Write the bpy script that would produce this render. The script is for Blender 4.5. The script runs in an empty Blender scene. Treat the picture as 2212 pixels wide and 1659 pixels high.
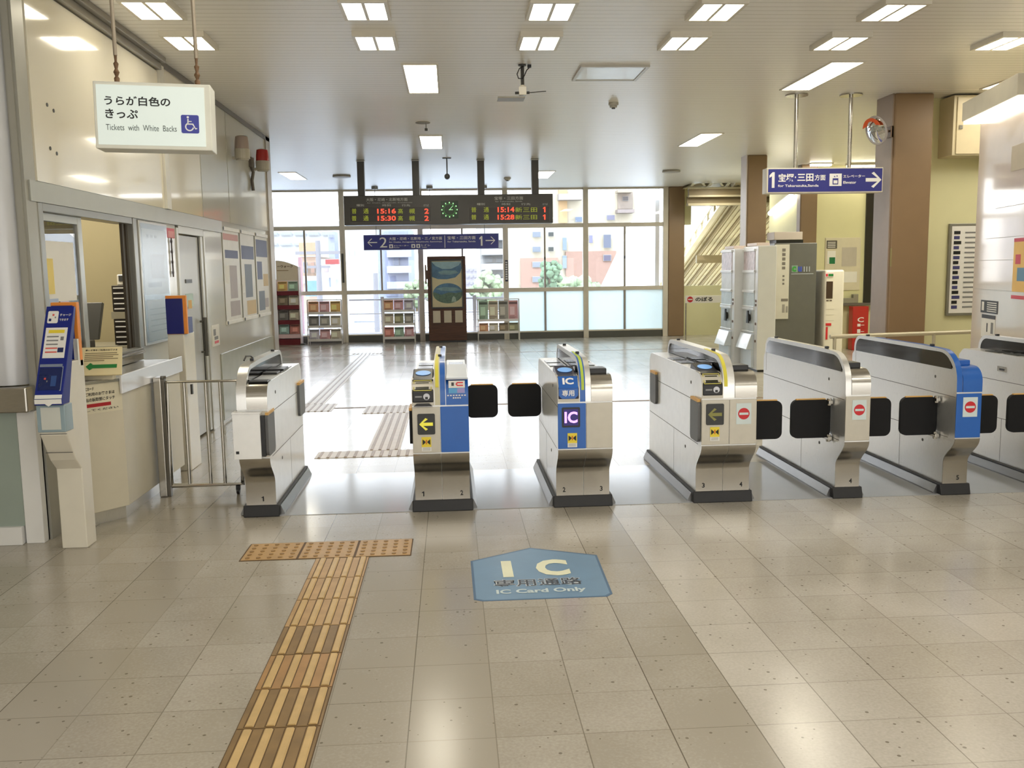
import bpy, bmesh, math, random
from mathutils import Vector, Matrix
C = bpy.context.scene
COL = C.collection
rnd = random.Random(7)

# ------------------------------------------------------------------ camera, sky, sun, exposure
EYE = 1.575
FPX, YAW, PITCH, ROLL = 1984.0, 0.0644, 0.1234, 0.0154
def axes():
    cy, sy, cp, sp = math.cos(YAW), math.sin(YAW), math.cos(PITCH), math.sin(PITCH)
    f = Vector((sy*cp, cy*cp, -sp)); r = Vector((cy, -sy, 0)); d = f.cross(r)
    c, s = math.cos(ROLL), math.sin(ROLL)
    return c*r + s*d, -s*r + c*d, f
AR, AD, AF = axes()
cam = bpy.data.cameras.new('camera'); camo = bpy.data.objects.new('camera', cam); COL.objects.link(camo)
cam.sensor_width = 36; cam.lens = FPX/2212*36; cam.clip_end = 800
m = Matrix((AR, -AD, -AF)).transposed().to_4x4(); m.translation = (0, 0, EYE)
camo.matrix_world = m
C.camera = camo
C.view_settings.view_transform = 'Standard'; C.view_settings.look = 'None'
C.view_settings.exposure = 0.52; C.view_settings.gamma = 1.0; C.view_settings.use_curve_mapping = False
C.cycles.max_bounces = 8; C.cycles.diffuse_bounces = 4; C.cycles.glossy_bounces = 4
C.cycles.transmission_bounces = 6; C.cycles.transparent_max_bounces = 10
C.cycles.caustics_reflective = False; C.cycles.caustics_refractive = False
C.cycles.use_denoising = True; C.cycles.sample_clamp_indirect = 6

SKY, SUN, LAMP = 3.7, 1.6, 9.5
w = bpy.data.worlds.new('sky'); C.world = w; w.use_nodes = True
nt = w.node_tree; nt.nodes.clear()
out = nt.nodes.new('ShaderNodeOutputWorld'); bg = nt.nodes.new('ShaderNodeBackground')
tc = nt.nodes.new('ShaderNodeTexCoord'); sx = nt.nodes.new('ShaderNodeSeparateXYZ'); cr = nt.nodes.new('ShaderNodeValToRGB')
cr.color_ramp.elements[0].position = 0.0; cr.color_ramp.elements[0].color = (1.0, 1.0, 1.0, 1)
cr.color_ramp.elements[1].position = 0.6; cr.color_ramp.elements[1].color = (0.62, 0.80, 1.0, 1)
nt.links.new(tc.outputs['Generated'], sx.inputs[0]); nt.links.new(sx.outputs['Z'], cr.inputs[0])
nt.links.new(cr.outputs[0], bg.inputs[0]); bg.inputs[1].default_value = SKY
nt.links.new(bg.outputs[0], out.inputs[0])
sun = bpy.data.lights.new('sun', 'SUN'); sun.energy = SUN; sun.angle = 0.01; sun.color = (1, 0.96, 0.9)
suno = bpy.data.objects.new('sun', sun); COL.objects.link(suno)
suno.rotation_euler = (math.radians(42), 0, math.radians(-25)); suno.location = (0, -10, 30)

def area(name, loc, sx_, sy_, power, color=(1, 0.96, 0.86), rot=(0, 0, 0)):
    l = bpy.data.lights.new(name, 'AREA'); l.shape = 'RECTANGLE'; l.size = sx_; l.size_y = sy_
    l.energy = power; l.color = color
    o = bpy.data.objects.new(name, l); COL.objects.link(o); o.location = loc; o.rotation_euler = rot
    return o
# the rows of ceiling lamps over and behind the camera, above the edge of the frame
for yy in (-1.5, 0.8, 2.6, 4.5):
    for xx in (-0.55, 1.9, 4.4):
        area('unseen_ceiling_light', (xx, yy, 3.37), 0.3, 1.2, 7.5)
# unseen fill light added behind the camera, brightens ceiling and gate fronts
area('added_rear_fill', (2.0, -2.85, 1.6), 12.0, 3.0, 190, (0.98, 0.98, 0.97), (math.radians(106), 0, 0))
# unseen lamp added right of the frame to brighten the yellow wall
area('unseen_ceiling_light', (7.0, 8.4, 3.37), 0.3, 1.2, 20)
# the ticket office behind the service window has its own ceiling lamp
area('office_lamp_light', (-3.6, 7.6, 3.0), 0.4, 1.4, 42, (1, 0.93, 0.78))
# lamps of the lift lobby behind the brown column
area('lobby_lamp_light', (6.7, 13.2, 3.3), 0.6, 1.6, 56, (1, 0.95, 0.82))
area('stair_lamp_light', (5.85, 19.3, 3.3), 0.2, 1.2, 26, (1, 0.95, 0.82))

# ------------------------------------------------------------------ pixel -> point on a real plane of the hall
def ray(x, y): return AR*(x-1106) + AD*(y-829.5) + AF*FPX
def PY(x, y, Y): d = ray(x, y); t = Y/d.y; return Vector((t*d.x, Y, EYE+t*d.z))
def PX(x, y, X): d = ray(x, y); t = X/d.x; return Vector((X, t*d.y, EYE+t*d.z))
def PZ(x, y, Z=0): d = ray(x, y); t = (Z-EYE)/d.z; return Vector((t*d.x, t*d.y, Z))

# ------------------------------------------------------------------ materials
def lin(c):
    return tuple(((v/255)/12.92 if v/255 <= 0.04045 else ((v/255+0.055)/1.055)**2.4) for v in c)
MATS = {}
def pm(name, rgb, rough=0.5, metal=0.0, var=0.04, scale=6.0, coat=0.0, stretch=None, bump=0.0, spec=0.5, emit=None, trans=0.0, alpha=1.0):
    if name in MATS: return MATS[name]
    m = bpy.data.materials.new(name); m.use_nodes = True; t = m.node_tree; b = t.nodes['Principled BSDF']
    col = lin(rgb)
    tex = t.nodes.new('ShaderNodeTexCoord'); mp = t.nodes.new('ShaderNodeMapping'); nz = t.nodes.new('ShaderNodeTexNoise')
    nz.inputs['Scale'].default_value = scale; nz.inputs['Detail'].default_value = 4
    if stretch: mp.inputs['Scale'].default_value = stretch
    t.links.new(tex.outputs['Object'], mp.inputs[0]); t.links.new(mp.outputs[0], nz.inputs['Vector'])
    r = t.nodes.new('ShaderNodeValToRGB')
    r.color_ramp.elements[0].position = 0.3; r.color_ramp.elements[0].color = tuple(max(0, v*(1-var)) for v in col)+(1,)
    r.color_ramp.elements[1].position = 0.7; r.color_ramp.elements[1].color = tuple(min(1, v*(1+var)) for v in col)+(1,)
    t.links.new(nz.outputs['Fac'], r.inputs[0]); t.links.new(r.outputs[0], b.inputs['Base Color'])
    b.inputs['Roughness'].default_value = rough; b.inputs['Metallic'].default_value = metal
    b.inputs['Coat Weight'].default_value = coat; b.inputs['Coat Roughness'].default_value = 0.05
    b.inputs['Specular IOR Level'].default_value = spec
    b.inputs['Transmission Weight'].default_value = trans; b.inputs['Alpha'].default_value = alpha
    if stretch and metal > 0.5:
        rr = t.nodes.new('ShaderNodeMapRange'); rr.inputs['To Min'].default_value = rough*0.75; rr.inputs['To Max'].default_value = rough*1.3
        t.links.new(nz.outputs['Fac'], rr.inputs['Value']); t.links.new(rr.outputs[0], b.inputs['Roughness'])
    if bump:
        bp = t.nodes.new('ShaderNodeBump'); bp.inputs['Strength'].default_value = bump; bp.inputs['Distance'].default_value = 0.01
        t.links.new(nz.outputs['Fac'], bp.inputs['Height']); t.links.new(bp.outputs[0], b.inputs['Normal'])
    if emit:
        t.links.new(r.outputs[0], b.inputs['Emission Color']); b.inputs['Emission Strength'].default_value = emit
    MATS[name] = m
    return m
def glass(name, tint=(1, 1, 1), refl=0.9, rough=0.0):
    if name in MATS: return MATS[name]
    m = bpy.data.materials.new(name); m.use_nodes = True; t = m.node_tree; t.nodes.clear()
    o = t.nodes.new('ShaderNodeOutputMaterial'); mx = t.nodes.new('ShaderNodeMixShader')
    tr = t.nodes.new('ShaderNodeBsdfTransparent'); tr.inputs[0].default_value = tuple(tint)+(1,)
    gl = t.nodes.new('ShaderNodeBsdfGlossy'); gl.inputs['Roughness'].default_value = rough
    fr = t.nodes.new('ShaderNodeFresnel'); fr.inputs[0].default_value = 1.45
    mu = t.nodes.new('ShaderNodeMath'); mu.operation = 'MULTIPLY'; mu.inputs[1].default_value = refl
    t.links.new(fr.outputs[0], mu.inputs[0]); t.links.new(mu.outputs[0], mx.inputs[0])
    t.links.new(tr.outputs[0], mx.inputs[1]); t.links.new(gl.outputs[0], mx.inputs[2]); t.links.new(mx.outputs[0], o.inputs[0])
    MATS[name] = m
    return m

def floor_mat():
    m = bpy.data.materials.new('terrazzo_tiles'); m.use_nodes = True; t = m.node_tree; L = t.links; N = t.nodes.new
    b = t.nodes['Principled BSDF']
    tc = N('ShaderNodeTexCoord'); sp = N('ShaderNodeSeparateXYZ'); L.new(tc.outputs['Object'], sp.inputs[0])
    def math_(op, a, bb=None):
        n = N('ShaderNodeMath'); n.operation = op
        for i, v in enumerate((a, bb)):
            if v is None: continue
            if isinstance(v, (int, float)): n.inputs[i].default_value = v
            else: L.new(v, n.inputs[i])
        return n.outputs[0]
    def line(c, off, pitch, wdt):
        u = math_('DIVIDE', math_('SUBTRACT', c, off), pitch)
        fr = math_('FRACT', u); d = math_('ABSOLUTE', math_('SUBTRACT', fr, 0.5))
        edge = math_('GREATER_THAN', d, 0.5-wdt/pitch/2)
        return u, edge
    u, ex = line(sp.outputs['X'], 0.118, 0.3, 0.0042)
    v, ey = line(sp.outputs['Y'], 0.096, 0.3, 0.0042)
    cx = N('ShaderNodeCombineXYZ'); L.new(math_('FLOOR', u), cx.inputs[0]); L.new(math_('FLOOR', v), cx.inputs[1])
    wn = N('ShaderNodeTexWhiteNoise'); wn.noise_dimensions = '2D'; L.new(cx.outputs[0], wn.inputs['Vector'])
    cxx = N('ShaderNodeCombineXYZ'); L.new(math_('FLOOR', u), cxx.inputs[0])
    wx = N('ShaderNodeTexWhiteNoise'); wx.noise_dimensions = '2D'; L.new(cxx.outputs[0], wx.inputs['Vector'])
    # worn joints: some stretches of a line are filled with dirt, others nearly gone
    nl = N('ShaderNodeTexNoise'); nl.inputs['Scale'].default_value = 1.1; L.new(tc.outputs['Object'], nl.inputs['Vector'])
    wxl = N('ShaderNodeTexWhiteNoise'); wxl.noise_dimensions = '1D'
    L.new(math_('ROUND', u), wxl.inputs['W'])
    str_x = math_('MULTIPLY', ex, math_('ADD', 0.25, math_('MULTIPLY', wxl.outputs['Value'], 0.7)))
    str_y = math_('MULTIPLY', ey, math_('MULTIPLY', nl.outputs['Fac'], 0.75))
    gr = math_('MAXIMUM', str_x, str_y)
    sm = N('ShaderNodeTexNoise'); sm.inputs['Scale'].default_value = 1.6; sm.inputs['Detail'].default_value = 5; L.new(tc.outputs['Object'], sm.inputs['Vector'])
    fi = N('ShaderNodeTexNoise'); fi.inputs['Scale'].default_value = 90; fi.inputs['Detail'].default_value = 3; L.new(tc.outputs['Object'], fi.inputs['Vector'])
    val = math_('ADD', math_('ADD', math_('MULTIPLY', wn.outputs['Value'], 0.07), math_('MULTIPLY', wx.outputs['Value'], 0.08)),
                math_('ADD', math_('MULTIPLY', sm.outputs['Fac'], 0.35), math_('MULTIPLY', fi.outputs['Fac'], 0.25)))
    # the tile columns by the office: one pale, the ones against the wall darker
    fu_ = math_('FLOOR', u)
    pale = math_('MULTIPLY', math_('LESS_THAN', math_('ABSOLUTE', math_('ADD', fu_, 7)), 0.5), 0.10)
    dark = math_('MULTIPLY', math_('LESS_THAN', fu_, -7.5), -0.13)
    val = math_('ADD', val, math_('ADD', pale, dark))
    rp = N('ShaderNodeValToRGB'); L.new(val, rp.inputs[0])
    rp.color_ramp.elements[0].position = 0.22; rp.color_ramp.elements[0].color = lin((168, 160, 146))+(1,)
    rp.color_ramp.elements[1].position = 0.62; rp.color_ramp.elements[1].color = lin((214, 208, 198))+(1,)
    vo = N('ShaderNodeTexVoronoi'); vo.inputs['Scale'].default_value = 34; L.new(tc.outputs['Object'], vo.inputs['Vector'])
    vs = N('ShaderNodeSeparateColor'); L.new(vo.outputs['Color'], vs.inputs[0])
    spk = math_('MULTIPLY', math_('LESS_THAN', vo.outputs['Distance'], math_('MULTIPLY', vs.outputs[1], 0.24)), math_('GREATER_THAN', vs.outputs[0], 0.72))
    m1 = N('ShaderNodeMixRGB'); L.new(math_('MULTIPLY', spk, 0.72), m1.inputs[0]); L.new(rp.outputs[0], m1.inputs[1]); m1.inputs[2].default_value = lin((96, 86, 70))+(1,)
    m2 = N('ShaderNodeMixRGB'); L.new(gr, m2.inputs[0]); L.new(m1.outputs[0], m2.inputs[1]); m2.inputs[2].default_value = lin((84, 74, 58))+(1,)
    L.new(m2.outputs[0], b.inputs['Base Color'])
    rr = N('ShaderNodeMapRange'); L.new(sm.outputs['Fac'], rr.inputs['Value']); rr.inputs['To Min'].default_value = 0.13; rr.inputs['To Max'].default_value = 0.25
    L.new(rr.outputs[0], b.inputs['Roughness']); b.inputs['Specular IOR Level'].default_value = 0.55
    return m
def ceiling_mat():
    m = bpy.data.materials.new('spandrel_ceiling'); m.use_nodes = True; t = m.node_tree; L = t.links; N = t.nodes.new
    b = t.nodes['Principled BSDF']; tc = N('ShaderNodeTexCoord'); sp = N('ShaderNodeSeparateXYZ'); L.new(tc.outputs['Object'], sp.inputs[0])
    a = N('ShaderNodeMath'); a.operation = 'DIVIDE'; L.new(sp.outputs['Y'], a.inputs[0]); a.inputs[1].default_value = 0.1
    f = N('ShaderNodeMath'); f.operation = 'FRACT'; L.new(a.outputs[0], f.inputs[0])
    g = N('ShaderNodeMath'); g.operation = 'LESS_THAN'; L.new(f.outputs[0], g.inputs[0]); g.inputs[1].default_value = 0.09
    mx = N('ShaderNodeMixRGB'); L.new(g.outputs[0], mx.inputs[0]); mx.inputs[1].default_value = lin((250, 248, 243))+(1,); mx.inputs[2].default_value = lin((206, 202, 192))+(1,)
    L.new(mx.outputs[0], b.inputs['Base Color']); b.inputs['Roughness'].default_value = 0.33; b.inputs['Specular IOR Level'].default_value = 0.7
    bu = N('ShaderNodeBump'); bu.inputs['Strength'].default_value = 0.35; bu.inputs['Distance'].default_value = 0.01
    iv = N('ShaderNodeMath'); iv.operation = 'SUBTRACT'; iv.inputs[0].default_value = 1; L.new(g.outputs[0], iv.inputs[1])
    L.new(iv.outputs[0], bu.inputs['Height']); L.new(bu.outputs[0], b.inputs['Normal'])
    return m

STEEL = pm('brushed_steel', (184, 180, 172), 0.19, 1.0, 0.05, 30, stretch=(1, 1, 22))
STEELV = pm('brushed_steel_side', (226, 225, 222), 0.30, 0.8, 0.04, 30, stretch=(1, 22, 1))
CHROME = pm('polished_steel', (205, 203, 198), 0.12, 1.0, 0.02)
SATIN = pm('satin_steel_lit', (238, 238, 236), 0.30, 0.3, 0.03, 12, coat=0.2)  # brighter copy of the gate steel, reflected light put into its colour
CREAM = pm('cream_panel', (214, 206, 184), 0.35, 0, 0.03)
CREAMW = pm('cream_white', (228, 222, 206), 0.30, 0, 0.03, coat=0.2)
ENAMEL = pm('cream_enamel', (244, 236, 214), 0.10, 0, 0.02, 2, coat=0.6)
ENAMELG = pm('grey_enamel', (206, 205, 196), 0.16, 0, 0.02, 2, coat=0.4)
WHITE = pm('white_paint', (236, 235, 232), 0.4, 0, 0.02)
GREYP = pm('grey_paint', (182, 182, 176), 0.35, 0, 0.03)
DGREY = pm('dark_grey', (66, 66, 64), 0.4, 0, 0.05)
BOARD = pm('board_dark_grey', (72, 70, 67), 0.35, 0, 0.04)
BLACK = pm('black_plastic', (24, 24, 26), 0.35, 0, 0.1)
RUBBER = pm('black_rubber', (34, 34, 36), 0.55, 0, 0.1)
FLAPM = pm('black_flap_foam', (20, 20, 22), 0.65, 0, 0.1, spec=0.3)
BLUE = pm('gate_blue', (30, 98, 186), 0.32, 0, 0.04, coat=0.2)
NAVY = pm('sign_navy', (48, 54, 140), 0.3, 0, 0.03)
DEEPB = pm('reader_blue', (16, 36, 130), 0.3, 0, 0.04)
ORANGE = pm('orange_edge', (244, 150, 58), 0.4, 0, 0.03)
YEL = pm('warning_yellow', (240, 216, 60), 0.4, 0, 0.04)
RED = pm('sign_red', (206, 40, 48), 0.4, 0, 0.04)
PAPER = pm('white_paper', (240, 238, 232), 0.6, 0, 0.02)
LETW = pm('white_letters', (245, 245, 245), 0.5, 0, 0.01)
LETK = pm('black_letters', (28, 28, 28), 0.5, 0, 0.02)
GREEN = pm('arrow_green', (38, 128, 62), 0.45, 0, 0.05)
BROWN = pm('brown_steel', (140, 115, 86), 0.42, 0, 0.05, 3)
WINF = pm('window_aluminium', (216, 208, 192), 0.4, 0.0, 0.03)
YWALL = pm('yellow_wall', (228, 224, 178), 0.55, 0, 0.03, 2)
WOOD = pm('dark_wood', (84, 52, 36), 0.45, 0, 0.35, 5, stretch=(1, 1, 14))
GLASS = glass('window_glass')
SMOKE = glass('smoked_acrylic', (0.42, 0.42, 0.45), 1.0)
CLEARP = glass('clear_plastic', (0.9, 0.93, 0.95), 0.5, 0.22)
BLACKG = pm('black_acrylic', (26, 25, 25), 0.08, 0, 0.05, coat=0.5)
LAMPM = pm('lamp_diffuser', (255, 247, 226), 0.6, 0, 0.0, emit=LAMP)

# ------------------------------------------------------------------ mesh builder
class MB:
    def __init__(s): s.v = []; s.f = []; s.m = []
    def add(s, vs, fs, mi=0):
        n = len(s.v); s.v += [Vector(p) for p in vs]; s.f += [tuple(i+n for i in f) for f in fs]; s.m += [mi]*len(fs); return s
    def box(s, x0, x1, y0, y1, z0, z1, mi=0):
        x0, x1 = sorted((x0, x1)); y0, y1 = sorted((y0, y1)); z0, z1 = sorted((z0, z1))
        return s.add([(x0,y0,z0),(x1,y0,z0),(x1,y1,z0),(x0,y1,z0),(x0,y0,z1),(x1,y0,z1),(x1,y1,z1),(x0,y1,z1)],
              [(0,3,2,1),(4,5,6,7),(0,1,5,4),(1,2,6,5),(2,3,7,6),(3,0,4,7)], mi)
    def prism(s, pts, axis, a, b, mi=0):
        # pts: 2-D outline in the two other axes (x: (y,z), y: (x,z), z: (x,y))
        n = len(pts)
        def P(p, t):
            return {'x': (t, p[0], p[1]), 'y': (p[0], t, p[1]), 'z': (p[0], p[1], t)}[axis]
        vs = [P(p, a) for p in pts] + [P(p, b) for p in pts]
        ar = sum(pts[i][0]*pts[(i+1) % n][1]-pts[(i+1) % n][0]*pts[i][1] for i in range(n))
        fl = (ar > 0) == (b > a)
        if axis == 'y': fl = not fl
        fs = [tuple(range(n))[::-1], tuple(range(n, 2*n))] + [(i, (i+1) % n, n+(i+1) % n, n+i) for i in range(n)]
        if not fl: fs = [f[::-1] for f in fs]
        return s.add(vs, fs, mi)
    def tube(s, path, r, seg=10, mi=0, caps=True):
        path = [Vector(p) for p in path]; rings = []
        for i, p in enumerate(path):
            t = (path[min(i+1, len(path)-1)]-path[max(i-1, 0)]).normalized()
            u = t.cross(Vector((0, 0, 1))) if abs(t.z) < 0.95 else t.cross(Vector((0, 1, 0)))
            u.normalize(); v2 = t.cross(u); rr = r[i] if isinstance(r, (list, tuple)) else r
            rings.append([p+(u*math.cos(2*math.pi*k/seg)+v2*math.sin(2*math.pi*k/seg))*rr for k in range(seg)])
        vs = [q for g in rings for q in g]; fs = []
        for i in range(len(path)-1):
            for k in range(seg):
                a, b2 = i*seg+k, i*seg+(k+1) % seg
                fs.append((a, a+seg, b2+seg, b2))
        if caps: fs += [tuple(range(seg)), tuple(range((len(path)-1)*seg, len(path)*seg))[::-1]]
        return s.add(vs, fs, mi)
    def disc(s, c, r, axis='y', t=0.01, seg=24, mi=0, ry=None):
        ry = ry or r
        ax = {'x': 0, 'y': 1, 'z': 2}[axis]; o = [i for i in range(3) if i != ax]
        pts = [(c[o[0]]+r*math.cos(2*math.pi*k/seg), c[o[1]]+ry*math.sin(2*math.pi*k/seg)) for k in range(seg)]
        return s.prism(pts, axis, c[ax]-t/2, c[ax]+t/2, mi)
    def slab(s, o, u, v, t, pts, mi=0):
        # an outline given in the (u, v) plane at o, extruded by t along u x v
        o, u, v = Vector(o), Vector(u).normalized(), Vector(v).normalized(); nn = u.cross(v)
        k = len(pts); lo = [o+u*p[0]+v*p[1] for p in pts]; hi = [q+nn*t for q in lo]
        ar = sum(pts[i][0]*pts[(i+1) % k][1]-pts[(i+1) % k][0]*pts[i][1] for i in range(k))
        fs = [tuple(range(k))[::-1], tuple(range(k, 2*k))] + [(i, (i+1) % k, k+(i+1) % k, k+i) for i in range(k)]
        if ar < 0: fs = [f[::-1] for f in fs]
        return s.add(lo+hi, fs, mi)
    def rect(s, o, u, v, w_, h_, t=0.001, mi=0): return s.slab(o, u, v, t, [(0,0),(w_,0),(w_,h_),(0,h_)], mi)
    def xform(s, M):
        s.v = [M @ p for p in s.v]; return s
def rrect(x0, x1, y0, y1, r, n=5):
    pts = []
    for cx, cy, a0 in ((x1-r, y0+r, -90), (x1-r, y1-r, 0), (x0+r, y1-r, 90), (x0+r, y0+r, 180)):
        for k in range(n+1):
            a = math.radians(a0+90*k/n); pts.append((cx+r*math.cos(a), cy+r*math.sin(a)))
    return pts
ROOT = {}
def thing(name, label, cat, loc, group=None):
    o = bpy.data.objects.new(name, None); COL.objects.link(o); o.location = loc; o.empty_display_size = 0.1
    o['label'] = label; o['category'] = cat
    if group: o['group'] = group
    ROOT[o.name] = Vector(loc); return o
def obj(name, mb, mat, parent=None, bevel=0.0, smooth=False, label=None):
    mats = mat if isinstance(mat, (list, tuple)) else [mat]
    if parent is None:
        xs = [p.x for p in mb.v]; ys = [p.y for p in mb.v]; zs = [p.z for p in mb.v]
        org = Vector(((min(xs)+max(xs))/2, (min(ys)+max(ys))/2, min(zs)))
    else: org = ROOT[parent.name]
    me = bpy.data.meshes.new(name); me.from_pydata([tuple(p-org) for p in mb.v], [], mb.f)
    for mm in mats: me.materials.append(mm)
    if len(mats) > 1: me.polygons.foreach_set('material_index', mb.m)
    if smooth:
        me.shade_smooth()
        try: me.set_sharp_from_angle(angle=math.radians(40))
        except Exception: pass
    me.update()
    o = bpy.data.objects.new(name, me); COL.objects.link(o)
    if parent is None: o.location = org
    else: o.parent = parent
    ROOT[o.name] = org
    if bevel:
        b = o.modifiers.new('edge', 'BEVEL'); b.width = bevel; b.segments = 2; b.limit_method = 'ANGLE'; b.angle_limit = math.radians(50)
    if label: o['label'] = label
    return o
def tag(o, label, cat, group=None):
    o['label'] = label; o['category'] = cat
    if group: o['group'] = group
    return o
def struct(name, mb, mat, parent=None, bevel=0.0, smooth=False):
    o = obj(name, mb, mat, parent, bevel, smooth)
    if parent is None: o['kind'] = 'structure'
    return o
def dup(o, loc, label=None, group=None):
    r = o.copy(); COL.objects.link(r); r.location = loc; ROOT[r.name] = Vector(loc)
    if label: r['label'] = label
    if group: r['group'] = group
    for ch in [c for c in bpy.data.objects if c.parent == o]:
        c = ch.copy(); COL.objects.link(c); c.parent = r
        for g in [d for d in bpy.data.objects if d.parent == ch]:
            d = g.copy(); COL.objects.link(d); d.parent = c
    return r
_tc = {}
def glyphs(body, bold):
    key = (body, bold)
    if key in _tc: return _tc[key]
    cu = bpy.data.curves.new('lettering', 'FONT'); cu.body = body; cu.size = 1; cu.offset = bold; cu.resolution_u = 3
    o = bpy.data.objects.new('lettering', cu); COL.objects.link(o)
    dg = bpy.context.evaluated_depsgraph_get(); me = bpy.data.meshes.new_from_object(o.evaluated_get(dg))
    vs = [tuple(v.co) for v in me.vertices]; fs = [tuple(p.vertices) for p in me.polygons]
    bpy.data.objects.remove(o); bpy.data.curves.remove(cu); bpy.data.meshes.remove(me)
    _tc[key] = (vs, fs); return vs, fs
def text(mb, body, o, u, v, w_, h_, bold=0.0, mi=0, lift=0.0012):
    """lettering whose outline box is w_ x h_ with its lower left corner at o, in the plane (u, v)"""
    if body == '1':
        pts = [(0.42, 0), (0.86, 0), (0.86, 1), (0.52, 1), (0.02, 0.80), (0.02, 0.64), (0.42, 0.74)]
        return mb.slab(Vector(o)+Vector(u).cross(Vector(v)).normalized()*lift, u, v, 0.0006, [(p[0]*w_, p[1]*h_) for p in pts], mi)
    vs, fs = glyphs(body, bold)
    if not vs: return mb
    x0 = min(p[0] for p in vs); x1 = max(p[0] for p in vs); y0 = min(p[1] for p in vs); y1 = max(p[1] for p in vs)
    o, u, v = Vector(o), Vector(u).normalized(), Vector(v).normalized(); nn = u.cross(v)
    sx_, sy_ = w_/max(1e-6, x1-x0), h_/max(1e-6, y1-y0)
    return mb.add([o+u*((p[0]-x0)*sx_)+v*((p[1]-y0)*sy_)+nn*lift for p in vs], fs, mi)
XR, ZU, YA = Vector((1, 0, 0)), Vector((0, 0, 1)), Vector((0, 1, 0))   # on a face that looks at the camera: right, up
def arrow(mb, o, u, v, w_, h_, d=1, mi=0, sh=0.22, lift=0.0012, t=0.0006, thick=0.3):
    """a chevron arrow of w_ x h_; d=1 points along u"""
    a = thick*h_
    pts = [(0, h_/2-a/2), (w_-h_*0.55, h_/2-a/2), (w_-h_*0.55-h_*0.12, 0+a*0.1), (w_-h_*0.36, 0), (w_, h_/2), (w_-h_*0.36, h_), (w_-h_*0.55-h_*0.12, h_-a*0.1), (w_-h_*0.55, h_/2+a/2), (0, h_/2+a/2)]
    pts = [(0, h_/2-a/2), (w_-a*1.2, h_/2-a/2), (w_-h_/2-a*0.7, a*0.4), (w_-h_/2, 0), (w_, h_/2), (w_-h_/2, h_), (w_-h_/2-a*0.7, h_-a*0.4), (w_-a*1.2, h_/2+a/2), (0, h_/2+a/2)]
    if d < 0: pts = [(w_-p[0], p[1]) for p in pts][::-1]
    nn = Vector(u).cross(Vector(v)).normalized()
    return mb.slab(Vector(o)+nn*lift, u, v, t, pts, mi)

# ================================================================== THE HALL
CZ = 3.40                      # ceiling height
WY = 21.05                     # window wall
LX = -2.45                     # face of the ticket office wall
b = MB(); b.box(-6, 12, -3, 21.3, -0.12, 0); struct('floor', b, floor_mat())
PLATE = pm('gate_floor_sheet', (166, 167, 170), 0.13, 0, 0.03, 3, spec=0.6)
gx = [(-1.16, -0.285), (0.11, 0.645), (1.985, 2.585), (2.76, 3.33), (3.515, 4.10), (1.04, 1.60)]
for k, (a, c) in enumerate(gx):
    b = MB(); b.box(a, c, 5.955, 7.165, 0.0, 0.003); struct('floor_plate', b, PLATE)
b = MB(); b.box(-6, 5.3, -3, 21.3, CZ, CZ+0.1); b.box(5.3, 12, -3, 20.2, CZ, CZ+0.1); struct('ceiling', b, ceiling_mat())
JOINT = pm('floor_joint_strip', (150, 126, 104), 0.5)
b = MB(); b.box(-2.4, 5.2, 10.72, 10.80, 0, 0.002); struct('trim_1', b, JOINT)
b = MB(); b.box(-3.9, 5.2, 17.62, 17.68, 0, 0.002); struct('trim_2', b, JOINT)
# closing walls behind the camera and far to the right
b = MB(); b.box(-6, 12, -3.2, -3, 0, CZ); struct('wall_back', b, CREAMW)
b = MB(); b.box(11.8, 12, -3, 17, 0, CZ); struct('wall_right', b, YWALL)

# ---- ticket office block on the left
# front of the booth (faces the camera)
b = MB()
b.box(-6, -2.66, 5.50, 5.62, 0.95, CZ)
b.prism([(-2.66, 5.50)] + [(-2.60+0.10*math.sin(math.radians(a)), 5.60-0.10*math.cos(math.radians(a))) for a in range(0, 91, 15)] + [(-2.50, 5.62), (-2.66, 5.62)], 'z', 0.95, CZ)
struct('wall_booth_front', b, pm('white_steel_booth', (216, 217, 220), 0.35, 0.1, 0.03, coat=0.2), smooth=True)
b = MB(); b.box(-2.505, -2.44, 5.575, 5.72, 0, CZ); b.box(-2.49, -2.455, 5.56, 5.575, 0, CZ)
struct('trim_3', b, pm('grey_jamb', (170, 168, 158), 0.35, 0.2, 0.03))
b = MB(); b.box(-6, -2.465, 5.44, 5.60, 0.795, 0.945); struct('trim_4', b, STEEL, bevel=0.01)
b = MB(); b.box(-6, -2.56, 5.50, 5.58, 0.11, 0.795)
struct('wall_booth_lower', b, pm('green_grey_panel', (158, 170, 160), 0.3, 0, 0.03, coat=0.2))
b = MB(); b.box(-6, -2.57, 5.47, 5.58, 0, 0.11); b.box(-2.56, -2.455, 5.50, 5.60, 0, 0.795)
struct('trim_5', b, WHITE, bevel=0.004)
b = MB(); b.box(-2.97, -2.955, 5.494, 5.50, 0.95, CZ); b.box(-2.72, -2.712, 5.494, 5.50, 0.95, CZ)
for z in (1.2, 1.5, 1.8, 2.1, 2.4): b.disc((-2.76, 5.496, z), 0.006, 'y', 0.006, 8)
struct('trim_6', b, GREYP)
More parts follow.
